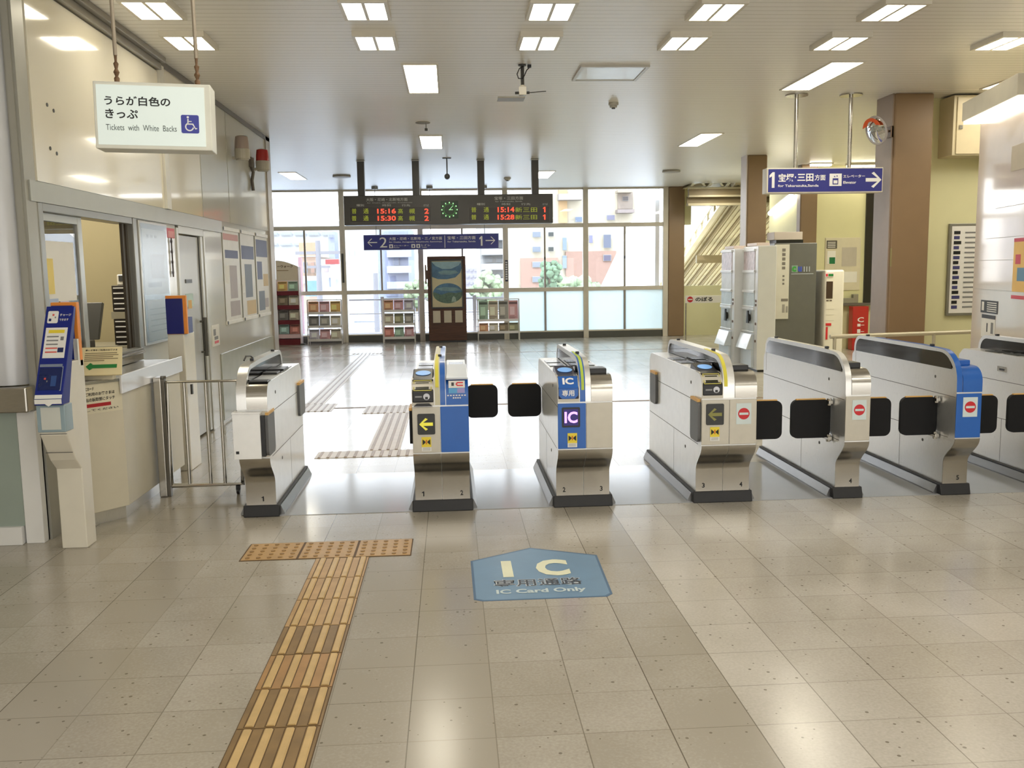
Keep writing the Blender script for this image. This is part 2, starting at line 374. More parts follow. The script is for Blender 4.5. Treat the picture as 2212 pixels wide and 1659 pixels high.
# side wall, with the service window opening Y 5.75..7.40, Z 1.00..2.02
b = MB()
b.box(LX-0.05, LX, 5.62, 7.42, 0, 1.0)
b.box(LX-0.05, LX, 7.42, 8.50, 0, 2.02); b.box(LX-0.05, LX, 9.45, 13.0, 0, 2.02)
b.box(LX-0.05, LX, 5.62, 13.0, 2.02, CZ)
struct('wall_left', b, ENAMELG)
b = MB(); b.box(LX-0.12, LX+0.02, 5.62, 10.15, 2.02, 2.14)
struct('trim_7', b, pm('window_head', (176, 176, 166), 0.3, 0.3, 0.03))
for k, (y0, y1, mt) in enumerate(((5.74, 8.20, ENAMEL), (8.34, 9.42, ENAMEL), (9.45, 10.55, ENAMELG), (10.58, 12.74, ENAMELG))):
    b = MB(); b.box(LX, LX+0.014, y0, y1, 2.145, CZ-0.11 if k == 0 else CZ-0.05)
    if k == 0:
        for yy, zz in ((5.95, 2.62), (6.04, 2.60), (5.95, 2.36), (6.04, 2.34)): b.disc((LX+0.015, yy, zz), 0.012, 'x', 0.006, 10, 1)
    struct('wall_left_panel_%d' % (k+1), b, [mt, DGREY])
b = MB(); b.box(LX, LX+0.05, 5.72, 8.22, CZ-0.10, CZ-0.045); b.box(LX, LX+0.09, 5.72, 8.22, CZ-0.045, CZ)
struct('trim_8', b, pm('crown_rail', (150, 143, 128), 0.3, 0.4, 0.04), bevel=0.004)
b = MB(); b.box(LX, LX+0.03, 8.22, 13.0, CZ-0.05, CZ); struct('trim_9', b, pm('crown_dark_rail', (112, 106, 96), 0.4, 0.2))  # thinner dark rail along the wall top
b = MB(); b.box(LX, LX+0.035, 8.21, 8.33, 2.145, CZ-0.05); struct('trim_10', b, pm('white_pilaster', (226, 222, 210), 0.3))
b = MB(); b.box(LX-0.12, LX+0.03, 12.74, 13.02, 0, CZ); struct('trim_11', b, pm('end_pilaster', (176, 166, 152), 0.3, 0.3))
b = MB(); b.box(LX, LX+0.012, 9.86, 12.76, 0.03, 0.74); struct('wall_left_dado', b, pm('green_grey_dado', (176, 178, 164), 0.22, 0.1, 0.03, coat=0.3), bevel=0.004)
# the part of the concourse beyond the office, hidden behind it
b = MB(); b.box(-6, -4.2, 13.0, 21.3, 0, CZ); b.box(-6, LX-0.12, 13.0, 13.1, 0, CZ); struct('wall_far_left', b, ENAMELG)

# service window: frame, sliding panes
t = thing('window_1', 'ticket office service window with sliding panes', 'window', (LX, 6.6, 1.0)); t['kind'] = 'structure'
b = MB(); b.box(LX-0.06, LX+0.015, 5.72, 5.78, 1.0, 2.02); b.box(LX-0.03, LX+0.015, 7.36, 7.44, 1.0, 2.02)
b.box(LX-0.11, LX+0.015, 5.78, 7.34, 1.97, 2.02); b.box(LX-0.11, LX+0.04, 5.78, 7.34, 0.985, 1.02)
obj('window_frame', b, pm('window_frame_steel', (150, 149, 142), 0.3, 0.6, 0.03), t, 0.003)
b = MB(); b.box(LX-0.06, LX-0.03, 6.40, 6.47, 1.02, 1.97); b.box(LX-0.06, LX-0.03, 5.78, 5.83, 1.02, 1.97); b.box(LX-0.06, LX-0.03, 5.83, 6.40, 1.92, 1.97); b.box(LX-0.06, LX-0.03, 5.83, 6.40, 1.02, 1.07)
obj('sliding_sash', b, pm('sash_steel', (176, 175, 166), 0.3, 0.6, 0.03), t, 0.003)
b = MB(); b.box(LX-0.047, LX-0.043, 5.83, 6.40, 1.07, 1.92); obj('pane', b, GLASS, t)
b = MB(); b.box(LX-0.05, LX-0.03, 7.24, 7.28, 1.02, 1.97); b.box(LX-0.05, LX-0.03, 7.32, 7.36, 1.02, 1.97)
obj('sash_stile', b, pm('dark_sash', (66, 58, 46), 0.35, 0.3), t)
# the office room behind it
OLIVE = pm('office_wall', (176, 164, 128), 0.6, 0, 0.03, 2)
b = MB(); b.box(-5.2, -5.1, 5.62, 9.2, 0, CZ); b.box(-5.2, LX-0.12, 9.1, 9.2, 0, CZ); b.box(-5.2, LX-0.12, 5.62, 9.2, CZ-0.3, CZ-0.2); struct('wall_office', b, OLIVE)
# staff door
t = thing('door_1', 'grey steel staff door in the ticket office wall', 'door', (LX, 9.0, 0)); t['kind'] = 'structure'
b = MB(); b.box(LX-0.06, LX-0.02, 8.56, 9.30, 0.02, 1.94); obj('door_leaf', b, pm('door_grey', (188, 189, 188), 0.35, 0, 0.02, coat=0.2), t, 0.003)
b = MB(); b.box(LX-0.12, LX+0.012, 8.50, 8.56, 0, 2.0); b.box(LX-0.12, LX+0.012, 9.40, 9.45, 0, 2.0); b.box(LX-0.12, LX+0.012, 8.56, 9.40, 1.95, 2.02)
b.box(LX-0.05, LX+0.004, 9.31, 9.395, 0.02, 1.95)
obj('door_frame', b, pm('door_frame_grey', (192, 190, 180), 0.3, 0.3, 0.02), t, 0.003)
b = MB(); b.box(LX-0.021, LX-0.012, 9.295, 9.312, 0.02, 1.94); b.box(LX-0.02, LX-0.012, 8.80, 9.0, 1.50, 1.535); obj('door_seam', b, DGREY, t)
b = MB(); b.tube([(LX+0.03, 9.22, 0.78), (LX+0.03, 9.22, 1.16)], 0.018, 10); b.tube([(LX-0.02, 9.22, 0.82), (LX+0.03, 9.22, 0.82)], 0.01, 8); b.tube([(LX-0.02, 9.22, 1.12), (LX+0.03, 9.22, 1.12)], 0.01, 8)
obj('handle', b, pm('handle_grey', (96, 94, 88), 0.3, 0.6), t, smooth=True)
b = MB(); b.box(LX-0.02, LX+0.01, 9.33, 9.38, 0.80, 1.0); obj('lock_plate', b, STEEL, t, 0.002)

# ---- window wall at the far end
MX = [-4.05, -2.40, -0.665, 1.255, 3.085, 4.93]
LOWZ = (0.165, 1.08); MIDZ = (1.17, 2.52); TOPZ = (2.61, 3.385)
for k in range(5):
    x0, x1 = MX[k], MX[k+1]; mid = (x0+x1)/2-0.02
    t = thing('window_%d' % (k+2), 'tall aluminium window bay', 'window', ((x0+x1)/2, WY, 0)); t['kind'] = 'structure'
    b = MB(); hw = 0.058
    b.box(x0-hw if k == 0 else x0, x0+hw, WY-0.07, WY+0.07, 0, CZ); b.box(x1-hw, x1+(hw if k == 4 else 0), WY-0.07, WY+0.07, 0, CZ)
    b.box(x0+hw, x1-hw, WY-0.05, WY+0.05, 1.08, 1.17); b.box(x0+hw, x1-hw, WY-0.05, WY+0.05, 2.52, 2.61)
    b.box(x0+hw, x1-hw, WY-0.05, WY+0.05, 3.365, CZ); b.box(x0+hw, x1-hw, WY-0.04, WY+0.04, 0.15, 0.18)
    obj('window_frame', b, WINF, t, 0.004)
    b = MB(); b.box(x0+hw, x1-hw, WY-0.03, WY+0.05, 0, 0.15); obj('base_board', b, pm('dark_base_board', (84, 84, 78), 0.4, 0, 0.04), t)
    b = MB(); b.box(mid-0.02, mid+0.02, WY-0.03, WY+0.03, 1.17, 2.52)
    if k > 2: b.box(mid-0.022, mid+0.022, WY-0.03, WY+0.03, 0.18, 1.08); b.box(mid-0.012, mid+0.012, WY-0.045, WY-0.03, 1.80, 1.86, 1)
    obj('sash_stile', b, [pm('sash_grey', (158, 152, 144), 0.35, 0.3), DGREY], t)
    b = MB(); b.box(x0+hw, mid-0.02, WY-0.003, WY+0.003, 1.17, 2.52); b.box(mid+0.02, x1-hw, WY-0.003, WY+0.003, 1.17, 2.52); b.box(x0+hw, x1-hw, WY-0.003, WY+0.003, 2.61, 3.365)
    obj('pane', b, GLASS, t)
    b = MB(); b.box(x0+hw, x1-hw, WY-0.003, WY+0.003, 0.18, 1.08)
    if k > 2:
        fm = bpy.data.materials.get('frosted_glass') or pm('frosted_glass', (226, 233, 232), 0.6, 0, 0.02, trans=0.0)
        if not fm.get('done'):
            tt = fm.node_tree; pb = tt.nodes['Principled BSDF']; tr = tt.nodes.new('ShaderNodeBsdfTranslucent'); tr.inputs[0].default_value = (0.86, 0.92, 0.92, 1)
            mx = tt.nodes.new('ShaderNodeMixShader'); mx.inputs[0].default_value = 0.6
            tt.links.new(pb.outputs[0], mx.inputs[1]); tt.links.new(tr.outputs[0], mx.inputs[2]); tt.links.new(mx.outputs[0], tt.nodes['Material Output'].inputs[0]); fm['done'] = 1
        obj('frosted_pane', b, fm, t)
    else: obj('lower_pane', b, GLASS, t)
# dark strip stickers on two mullions
b = MB(); b.box(1.235, 1.30, WY-0.078, WY-0.072, 1.32, 1.80)
for z in range(8): b.box(1.245, 1.288, WY-0.079, WY-0.078, 1.36+z*0.053, 1.395+z*0.053, 1)
tag(obj('strip_notice', b, [pm('strip_navy', (40, 42, 70), 0.4), LETW]), 'narrow navy vertical strip sign on a window mullion', 'sign')
b = MB(); b.box(-2.43, -2.385, WY-0.08, WY-0.072, 1.35, 2.0); tag(obj('door_closer_strip', b, DGREY), 'dark narrow vertical strip on window mullion above brochure rack', 'strip')
b = MB(); b.box(-4.2, 5.4, WY-0.02, WY+0.1, CZ-0.005, CZ+0.3); struct('wall_front_top', b, WINF)

# ---- brown steel columns
def column(n, x0, x1, y0, y1):
    b = MB(); b.box(x0, x1, y0, y1, 0, CZ)
    o = struct('column_%d' % n, b, BROWN, bevel=0.02)
    return o
column(1, 4.815, 5.25, 9.88, 10.30)
column(2, 4.94, 5.27, 15.2, 15.55)
column(3, 4.99, 5.36, 20.95, 21.3)
b = MB(); b.box(4.80, 4.815, 9.90, 10.28, 0, CZ); struct('trim_12', b, pm('column_flange', (156, 138, 122), 0.4))
b = MB(); b.box(4.925, 4.94, 15.22, 15.52, 0, CZ); struct('trim_13', b, pm('column_side_lit', (214, 202, 192), 0.4))  # window light on the column's left side, put into a pale colour
# ---- right-hand walls
b = MB(); b.box(5.25, 12, 10.2, 10.35, 0, CZ); struct('wall_front_right', b, YWALL)
BY = 16.9
b = MB(); b.box(6.5, 7.74, BY, BY+0.12, 0, CZ+0.1); b.box(6.45, 6.55, BY, 18.45, 0, CZ+0.1); b.box(7.74, 9.0, BY, BY+0.12, 0, 0.86); b.box(7.74, 9.0, BY, BY+0.12, 2.95, CZ+0.1)
struct('wall_lobby_back', b, YWALL)
b = MB(); b.box(9.0, 9.1, 10.3, 17, 0, CZ); struct('wall_lobby_side', b, YWALL)
column(4, 6.42, 6.74, 16.70, 16.9)
b = MB(); b.box(7.15, 9.0, BY-0.16, BY, 0.82, 0.865); struct('trim_14', b, pm('ledge_grey', (110, 106, 98), 0.4))
t = thing('window_7', 'black framed lobby window', 'window', (8.3, BY, 0.86)); t['kind'] = 'structure'
b = MB(); b.box(7.74, 7.90, BY-0.04, BY+0.06, 0.865, 2.95); b.box(8.72, 9.0, BY-0.04, BY+0.06, 0.865, 2.95); b.box(7.90, 8.72, BY-0.04, BY+0.06, 2.80, 2.95); b.box(7.90, 8.72, BY-0.04, BY+0.06, 1.34, 1.54)
obj('window_frame', b, pm('black_window_frame', (34, 30, 28), 0.4), t)
b = MB(); b.box(7.90, 8.72, BY-0.003, BY+0.003, 0.865, 2.80); obj('pane', b, GLASS, t)

# ---- stairs that drop to the platform beyond the right-hand columns (roof, beam, side walls)
SL = -0.35                     # fall of the stair roof per metre
SX = 6.3
p0 = PX(1515, 500, SX)
def zr(y): return p0.z + SL*(y-p0.y)
ya, yb = 18.5, p0.y+10
DECK = pm('stair_deck_beige', (198, 186, 152), 0.45, 0, 0.04)
DECKD = pm('stair_deck_brown', (140, 124, 92), 0.5, 0, 0.05)
b = MB()
def sloped(b, x0, x1, y0, y1, dz0, dz1, mi=0):
    b.prism([(y0, zr(y0)+dz0), (y1, zr(y1)+dz0), (y1, zr(y1)+dz1), (y0, zr(y0)+dz1)], 'x', x0, x1, mi)
sloped(b, SX+0.06, 9.4, ya, yb, 0.06, 0.14)
for k in range(26):
    x = SX+0.12+k*0.12; sloped(b, x, x+0.055, ya, yb, 0.02, 0.06, k % 3 == 2)
sloped(b, SX+0.30, SX+0.34, ya, yb, -0.06, 0.02, 1)
struct('stair_roof', b, [DECK, DECKD])
b = MB(); sloped(b, SX-0.02, SX+0.05, ya, yb, -0.06, 0.0); sloped(b, SX-0.02, SX+0.05, ya, yb, 0.20, 0.28); sloped(b, SX+0.05, SX+0.11, ya, yb, -0.05, 0.02)
y = ya
while y < yb: sloped(b, SX-0.01, SX+0.04, y, y+0.34, 0.0, 0.20); y += 0.56
struct('stair_beam', b, pm('stair_beam_cream', (224, 212, 184), 0.45))
# cross beams and deck ends at the head of the stairs
b = MB(); yy = 20.3
b.box(5.28, 9.3, yy, yy+0.1, 3.15, 3.28); b.box(5.28, 9.3, yy-0.05, yy+0.1, 3.28, 3.32, 1); b.box(5.28, 9.3, yy-0.03, yy+0.1, 3.11, 3.15, 1); b.box(5.28, 9.3, yy+0.15, yy+0.2, 2.98, 3.13); b.box(5.28, 9.3, yy+0.05, yy+0.25, 2.93, 2.98, 1)
struct('beam_1', b, [DECKD, DECK])
b = MB(); xx = 5.3
while xx < 9.0:
    b.prism([(xx, 3.34), (xx+0.09, 3.47), (xx+0.26, 3.47), (xx+0.35, 3.34), (xx+0.30, 3.34), (xx+0.23, 3.42), (xx+0.12, 3.42), (xx+0.05, 3.34)], 'y', 20.25, 22.0)
    xx += 0.40
b.box(5.3, 9.4, 20.25, 22.0, 3.47, 3.52)
struct('stair_deck', b, DECK)
b = MB(); b.box(5.30, 11.5, 21.15, 21.3, 0, 1.15); b.box(5.36, 5.56, 21.15, 21.3, 2.55, 3.4); struct('wall_stair', b, YWALL)
qb = PX(1512, 560, SX+0.1); b = MB()
b.box(SX+0.02, 9.3, qb.y, qb.y+0.12, qb.z-0.10, qb.z+0.10); struct('beam_2', b, DECKD)
b = MB(); b.box(9.4, 9.5, 17.1, 31, -6, 4); struct('wall_stair_side', b, YWALL)
# white outer wall of the stair enclosure, seen through the right-hand window bay
q0 = PY(1400, 405, 22.4); WX = q0.x
def zw(y): return q0.z + SL*(y-22.4)
b = MB(); b.prism([(21.6, -6), (36, -6), (36, zw(36)), (21.6, zw(21.6))], 'x', WX, WX+0.1)
struct('wall_stair_outer', b, pm('white_stair_wall', (246, 246, 248), 0.5, 0, 0.01))
b = MB(); b.prism([(21.4, -6.0), (27, -6.0), (27, -4.5), (21.4, -1)], 'x', 5.42, 5.46); struct('wall_stair_inner', b, YWALL)
b = MB(); b.box(-6.2, -6, -3.2, 21.3, 0, CZ); struct('wall_left_outer', b, CREAMW)

# ================================================================== TICKET GATES
GF = 5.83                      # plane of the upright front panels
def sprof():                   # the waved lower front, bottom to top, as (Y, Z)
    pts = [(GF+0.135, 0.075), (GF+0.135, 0.225)]
    for k in range(1, 13):
        u = k/12; pts.append((GF+0.135*(0.5+0.5*math.cos(math.pi*u)), 0.225+0.185*u))
    return pts
def rprof(z1=0.888, r=0.095):  # the rounded upper front
    pts = [(GF, 0.725), (GF, z1-r)]
    for k in range(1, 9):
        a = math.pi/2*k/8; pts.append((GF+r-r*math.cos(a), z1-r+r*math.sin(a)))
    pts.append((GF+r+0.06, z1+0.002)); return pts
def fprof(L, lift=0.0):        # outline of the tall guard fin, front bottom -> top -> rear
    pts = [(GF+0.004, 0.725), (GF+0.006, 0.80)]
    for k in range(1, 9):
        a = math.pi/2*k/8; pts.append((GF+0.006+0.21*(1-math.cos(a)), 0.80+0.195*math.sin(a)))
    pts += [(GF+0.5, 1.003), (L-0.14, 1.0)]
    for k in range(1, 6):
        a = math.pi/2*k/5; pts.append((L-0.14+0.10*math.sin(a), 1.0-0.10*(1-math.cos(a))))
    pts += [(L-0.04, 0.725)]
    return pts
def skin(mb, pts, x0, x1, out, t=0.004, mi=0):
    """a sheet that follows a (Y, Z) profile, standing `out` proud of it"""
    n = len(pts); o, i = [], []
    for k in range(n):
        a, c = pts[max(0, k-1)], pts[min(n-1, k+1)]
        dy, dz = c[0]-a[0], c[1]-a[1]; l = math.hypot(dy, dz) or 1
        ny, nz = -dz/l, dy/l
        o.append((pts[k][0]+ny*out, pts[k][1]+nz*out)); i.append((pts[k][0]+ny*(out-t), pts[k][1]+nz*(out-t)))
    return mb.prism(o + i[::-1], 'x', x0, x1, mi)
def offset_in(pts, d):
    cy = sum(p[0] for p in pts)/len(pts); cz = sum(p[1] for p in pts)/len(pts)
    return [(p[0]+(d if p[0] < cy else -d), p[1]+(d if p[1] < cz else -d)) for p in pts]
DECAL = pm('decal_pale', (214, 226, 226), 0.5)
SKYB = pm('reader_oval', (122, 176, 240), 0.25, emit=0.25)
IVORY = pm('stripe_yellow', (226, 214, 70), 0.45, 0, 0.05)
LIME = pm('stripe_lime', (186, 208, 70), 0.45, 0, 0.05)
OLIVEY = pm('frame_olive', (196, 186, 90), 0.4)
LCD = pm('display_green_black', (46, 46, 26), 0.2)
LEDP = pm('led_purple', (210, 150, 255), 0.5, emit=1.2)
LEDB = pm('led_screen', (34, 20, 96), 0.3, emit=0.35)
ARROWY = pm('arrow_yellow', (214, 206, 70), 0.4, emit=0.35)
ARROWD = pm('arrow_dim', (140, 138, 70), 0.4)

FLE = pm('flap_edge_yellow', (226, 176, 96), 0.45)
def flap(root, x0, x1, y, z0, z1, mt=FLAPM):
    b = MB(); pts = rrect(min(x0, x1), max(x0, x1), z0, z1, 0.045)
    b.prism(pts, 'y', y, y+0.028)
    f = obj('flap_door', b, mt, root)
    e = MB(); e.box(min(x0, x1)+0.035, max(x0, x1)-0.035, y+0.002, y+0.026, z1-0.001, z1+0.006)
    obj('edge_strip', e, FLE, f)
def flap_side(root, x, y0, y1, z0, z1, side, mt):
    b = MB(); pts = rrect(y0, y1, z0, z1, 0.035)
    b.prism(pts, 'x', x, x+side*0.018)
    f = obj('flap_door', b, mt, root)
    e = MB(); e.box(min(x, x+side*0.02), max(x, x+side*0.02), y0+0.01, y1-0.01, z1-0.012, z1+0.006); obj('edge_strip', e, FLE, f)
KICK = pm('kick_rail_steel', (130, 130, 130), 0.3, 0.8)
def no_entry(root, xc, zc, wd, hd):
    b = MB(); b.rect((xc-wd/2, GF-0.004, zc-hd/2), XR, ZU, wd, hd, 0.001, 0)
    b.disc((xc, GF-0.0058, zc), wd*0.38, 'y', 0.0012, 28, 1); b.box(xc-wd*0.30, xc+wd*0.30, GF-0.0072, GF-0.0062, zc-wd*0.075, zc+wd*0.075, 0)
    obj('no_entry_sticker', b, [DECAL, RED], root)
def butterfly(root, xc, zc, s=0.062):
    """small yellow warning sticker: a figure between two closing flaps"""
    b = MB(); b.rect((xc-s/2, GF-0.005, zc-s*0.75), XR, ZU, s, s*1.5, 0.001, 0); b.rect((xc-s/2, GF-0.006, zc-s*0.3), XR, ZU, s, s*1.05, 0.001, 1)
    for d in (-1, 1):
        b.slab((xc, GF-0.0075, zc+s*0.22), XR, ZU, 0.0006, [(d*s*0.10, -s*0.06), (d*s*0.40, -s*0.30), (d*s*0.40, s*0.30), (d*s*0.10, s*0.06)][::d], 2)
    b.disc((xc, GF-0.008, zc+s*0.40), s*0.07, 'y', 0.0012, 10, 3); b.box(xc-s*0.05, xc+s*0.05, GF-0.0086, GF-0.0076, zc+s*0.0, zc+s*0.34, 3)
    for k in range(3): b.box(xc-s*0.38, xc+s*0.38, GF-0.007, GF-0.006, zc-s*0.42-k*s*0.11, zc-s*0.38-k*s*0.11, 4)
    obj('warning_sticker', b, [PAPER, YEL, LETK, pm('figure_orange', (214, 90, 40), 0.5), pm('tiny_print', (160, 160, 158), 0.6)], root)
def arrow_panel(root, xc, zc, wd, hd, lit=True):
    b = MB(); b.slab((xc-wd/2, GF-0.004, zc-hd/2), XR, ZU, 0.004, rrect(0, wd, 0, hd, 0.01), 0)
    arrow(b, (xc-wd*0.40, GF-0.0085, zc-hd*0.30), XR, ZU, wd*0.78, hd*0.60, -1, 1, thick=0.26)
    obj('arrow_display', b, [pm('arrow_panel_black', (36, 36, 32), 0.25), ARROWY if lit else ARROWD], root)

def gate(label, x0, x1, L, halves, fin, counters, side_mat, fin_style, nums=('', ''), single=False):
    """halves: [(xa, xb, middle panel material)]; fin: (xa, xb); counters: [(xa, xb)]"""
    r = thing('ticket_gate', label, 'ticket gate', ((x0+x1)/2, GF, 0), 'automatic ticket gates in a row')
    b = MB(); b.prism([(GF+0.105, 0.0), (L+0.02, 0.0), (L+0.02, 0.075), (GF+0.125, 0.075)], 'x', x0-0.018, x1+0.018); obj('plinth', b, RUBBER, r, 0.006)
    for d, xx in ((-1, x0), (1, x1)):
        b = MB(); b.prism([(xx+d*0.004, 0.003), (xx+d*0.045, 0.003), (xx+d*0.045, 0.012), (xx+d*0.022, 0.062), (xx+d*0.004, 0.062)], 'y', GF+0.16, L+0.01)
        obj('kick_rail', b, KICK, r)
    # body
    body = [(p[0]+0.004, p[1]) for p in sprof()] + [(GF+0.004, 0.725)] + [(p[0]+0.004, p[1]-0.004) for p in rprof()[1:]] + [(L-0.05, 0.885), (L, 0.84), (L, 0.075)]
    b = MB(); xi0, xi1 = x0+0.003, x1-0.003
    b.prism(body, 'x', xi0, xi1)
    for xx in (xi0, xi1):          # panel joints and small keyholes on the side faces
        b.box(xx-0.0006, xx+0.0006, GF+0.02, L-0.005, 0.688, 0.692, 1)
        b.box(xx-0.0006, xx+0.0006, GF+0.09, L-0.005, 0.405, 0.409, 1)
        b.box(xx-0.0006, xx+0.0006, GF+0.75, GF+0.753, 0.08, 0.405, 1)
        b.disc((xx, GF+0.28, 0.80), 0.011, 'x', 0.004, 10, 1); b.disc((xx, GF+0.42, 0.33), 0.011, 'x', 0.004, 10, 1)
    obj('body', b, [side_mat, pm('joint_dark', (96, 94, 90), 0.6)], r)
    for k, (xa, xb, mt) in enumerate(halves):
        b = MB(); skin(b, sprof(), xa+0.0015, xb-0.0015, 0.003, 0.006); pn = obj('lower_front_panel', b, STEEL, r, smooth=True)
        if nums[k if k < len(nums) else 0]:
            tx = MB(); n_ = nums[k]; text(tx, n_, (xa+(0.02 if k else 0.10) if single else (xa+0.045 if k == 0 else xb-0.065), GF+0.131, 0.10), XR, ZU, 0.018, 0.032, 0.02)
            obj('gate_number', tx, LETK, pn)
        b = MB(); b.box(xa+0.0015, xb-0.0015, GF-0.003, GF+0.006, 0.418, 0.715); obj('front_panel', b, mt, r, 0.003)
    for xa, xb, mt in counters:
        b = MB(); skin(b, rprof(), xa+0.0015, xb-0.0015, 0.003, 0.006); obj('upper_front_panel', b, mt, r, smooth=True)
        b = MB(); b.box(xa+0.004, xb-0.004, GF+0.16, L-0.06, 0.884, 0.892); b.box(xa+0.02, xb-0.02, GF+0.62, GF+0.80, 0.892, 0.897, 1); b.box(xa+0.02, xb-0.02, GF+0.86, GF+1.04, 0.892, 0.897, 1)
        obj('counter_top', b, [STEELV, pm('counter_plate_dark', (60, 62, 60), 0.2)], r, 0.002)
    # guard fin: metal rim with an acrylic pane in each side
    fa, fb = fin; fp = fprof(L)
    b = MB(); skin(b, fp, fa, fb, 0.002, 0.03); b.box(fa+0.002, fb-0.002, GF+0.03, L-0.05, 0.72, 0.87)
    fo = obj('guard_fin', b, STEELV, r, smooth=True)
    inner = [(max(GF+0.05, min(L-0.07, p[0])), min(0.975, max(0.875, p[1]))) for p in fp]
    inner = [(GF+0.075, 0.872)] + [(GF+0.075+0.16*(1-math.cos(math.pi/2*k/8)), 0.872+0.104*math.sin(math.pi/2*k/8)) for k in range(1, 9)] + [(L-0.15, 0.976)] + [(L-0.15+0.08*math.sin(math.pi/2*k/6), 0.896+0.08*math.cos(math.pi/2*k/6)) for k in range(1, 7)] + [(L-0.07, 0.872)]
    b = MB()
    if fin_style == 'dark': b.prism(inner, 'x', fa-0.001, fb+0.001); obj('side_pane', b, BLACKG, r)
    else:
        b.prism(inner, 'x', fa+0.002, fa+0.006); b.prism(inner, 'x', fb-0.006, fb-0.002); b.box(fa+0.004, fb-0.004, L-0.42, L-0.405, 0.872, 0.976); obj('side_pane', b, [SMOKE], r)
    b = MB(); b.box((fa+fb)/2-0.012, (fa+fb)/2+0.012, GF+0.36, GF+0.385, 1.002, 1.018); b.box((fa+fb)/2-0.012, (fa+fb)/2+0.012, L-0.25, L-0.225, 1.0, 1.016)
    obj('sensor', b, BLACK, r, 0.003)
    return r
def fin_stripe(r, xa, xb, mt, a=0, bb=None):
    b = MB(); pts = fprof(7.2)[a:bb]; skin(b, pts, xa, xb, 0.0035, 0.003); obj('fin_front_stripe', b, mt, r, smooth=True)
def reader(r, xa, xb, kind):
    """IC card reader block at the front of a counter"""
    w0 = [(GF-0.010, 0.745), (GF-0.010, 0.812), (GF+0.050, 0.886), (GF+0.10, 0.892), (GF+0.30, 0.930), (GF+0.33, 0.884), (GF+0.02, 0.745)]
    b = MB(); b.prism([(p[0], p[1]) for p in w0], 'x', xa+0.006, xb-0.006); rd = obj('card_reader', b, BLACK if kind != 'blue' else pm('reader_navy', (24, 30, 66), 0.25), r, 0.006)
    up = Vector((0, 0.06, 0.074)).normalized(); pad = Vector((0, 0.20, 0.038)).normalized(); W = xb-xa
    b = MB(); cx = (xa+xb)/2
    pts = [(W*0.34*math.cos(2*math.pi*k/28), 0.052*math.sin(2*math.pi*k/28)) for k in range(28)]
    b.slab(Vector((cx, GF+0.195, 0.910))+Vector((0, -0.0008, 0.003)), XR, pad, 0.0012, pts); obj('touch_pad', b, SKYB, rd)
    o = Vector((xa+0.012, GF-0.0105, 0.8125)); 
    if kind == 'blue':
        b = MB(); b.rect(o+Vector((-0.004, -0.002, 0.002)), XR, up, W-0.018, 0.092, 0.002, 0)
        b.slab((xa+0.008, GF-0.0105, 0.748), XR, ZU, 0.002, [(0.02, 0), (W-0.04, 0), (W-0.02, 0.02), (W-0.018, 0.066), (0, 0.066), (0, 0.02)], 0)
        text(b, 'IC', o+up*0.028+XR*W*0.16+Vector((0, -0.0045, 0.004)), XR, up, W*0.5, 0.05, 0.04, 1)
        text(b, '専用', (xa+W*0.20, GF-0.0128, 0.764), XR, ZU, W*0.55, 0.04, 0.02, 1)
        obj('blue_sticker', b, [BLUE, LETW], rd)
    else:
        b = MB(); h = 0.082
        for q in ((0, 0, W-0.03, 0.006), (0, h-0.006, W-0.03, 0.006), (0, 0, 0.006, h), (W-0.036, 0, 0.006, h)):
            b.rect(o+up*(0.008+q[1])+XR*(q[0]+0.002)+Vector((0, -0.0012, 0.001)), XR, up, q[2], q[3], 0.0012, 0)
        b.rect(o+up*0.022+XR*0.016+Vector((0, -0.0012, 0.001)), XR, up, W-0.062, 0.05, 0.0012, 1)
        obj('display', b, [OLIVEY, LCD], rd)
        b = MB(); b.disc((xa+W*0.66, GF-0.0115, 0.783), 0.021, 'y', 0.002, 20, 0); b.box(xa+W*0.60, xa+W*0.72, GF-0.0132, GF-0.0122, 0.766, 0.782, 1); b.box(xa+W*0.16, xa+W*0.46, GF-0.0115, GF-0.0105, 0.778, 0.788, 2)
        obj('emblem', b, [pm('emblem_white', (214, 216, 224), 0.4), BLACK, pm('emblem_grey', (150, 150, 150), 0.4)], rd)
def top_block(r, xa, xb, mt):
    b = MB(); b.box(xa+0.004, xb-0.02, GF+0.12, GF+0.26, 0.889, 0.926); obj('ticket_outlet', b, mt, r, 0.006)

PANEL = pm('front_panel_grey', (196, 190, 176), 0.32, 0.25, 0.03, 20)
# gate by the ticket office, single, with a flap box at its front
g = gate('white-sided single ticket gate beside the tubular steel fence gate', -1.367, -1.172, 7.16, [(-1.367, -1.172, PANEL)], (-1.367, -1.305), [(-1.305, -1.172, STEEL)], SATIN, 'clear', ('1',), True)
b = MB(); b.box(-1.385, -1.215, GF-0.05, GF+0.02, 0.418, 0.712); b.box(-1.388, -1.210, GF-0.055, GF+0.03, 0.706, 0.716); b.box(-1.372, -1.352, GF-0.052, GF-0.05, 0.452, 0.47, 1)
obj('flap_box', b, [SATIN, BLACK], g, 0.004)
flap_side(g, -1.190, GF-0.02, GF+0.20, 0.425, 0.700, 1, pm('flap_grey', (98, 98, 98), 0.45))
b = MB(); b.box(-1.214, -1.190, GF-0.04, GF+0.0, 0.43, 0.69); obj('flap_slot', b, BLACK, g)
flap_side(g, -1.175, GF+1.12, GF+1.36, 0.50, 0.75, 1, pm('flap_grey', (98, 98, 98), 0.45))
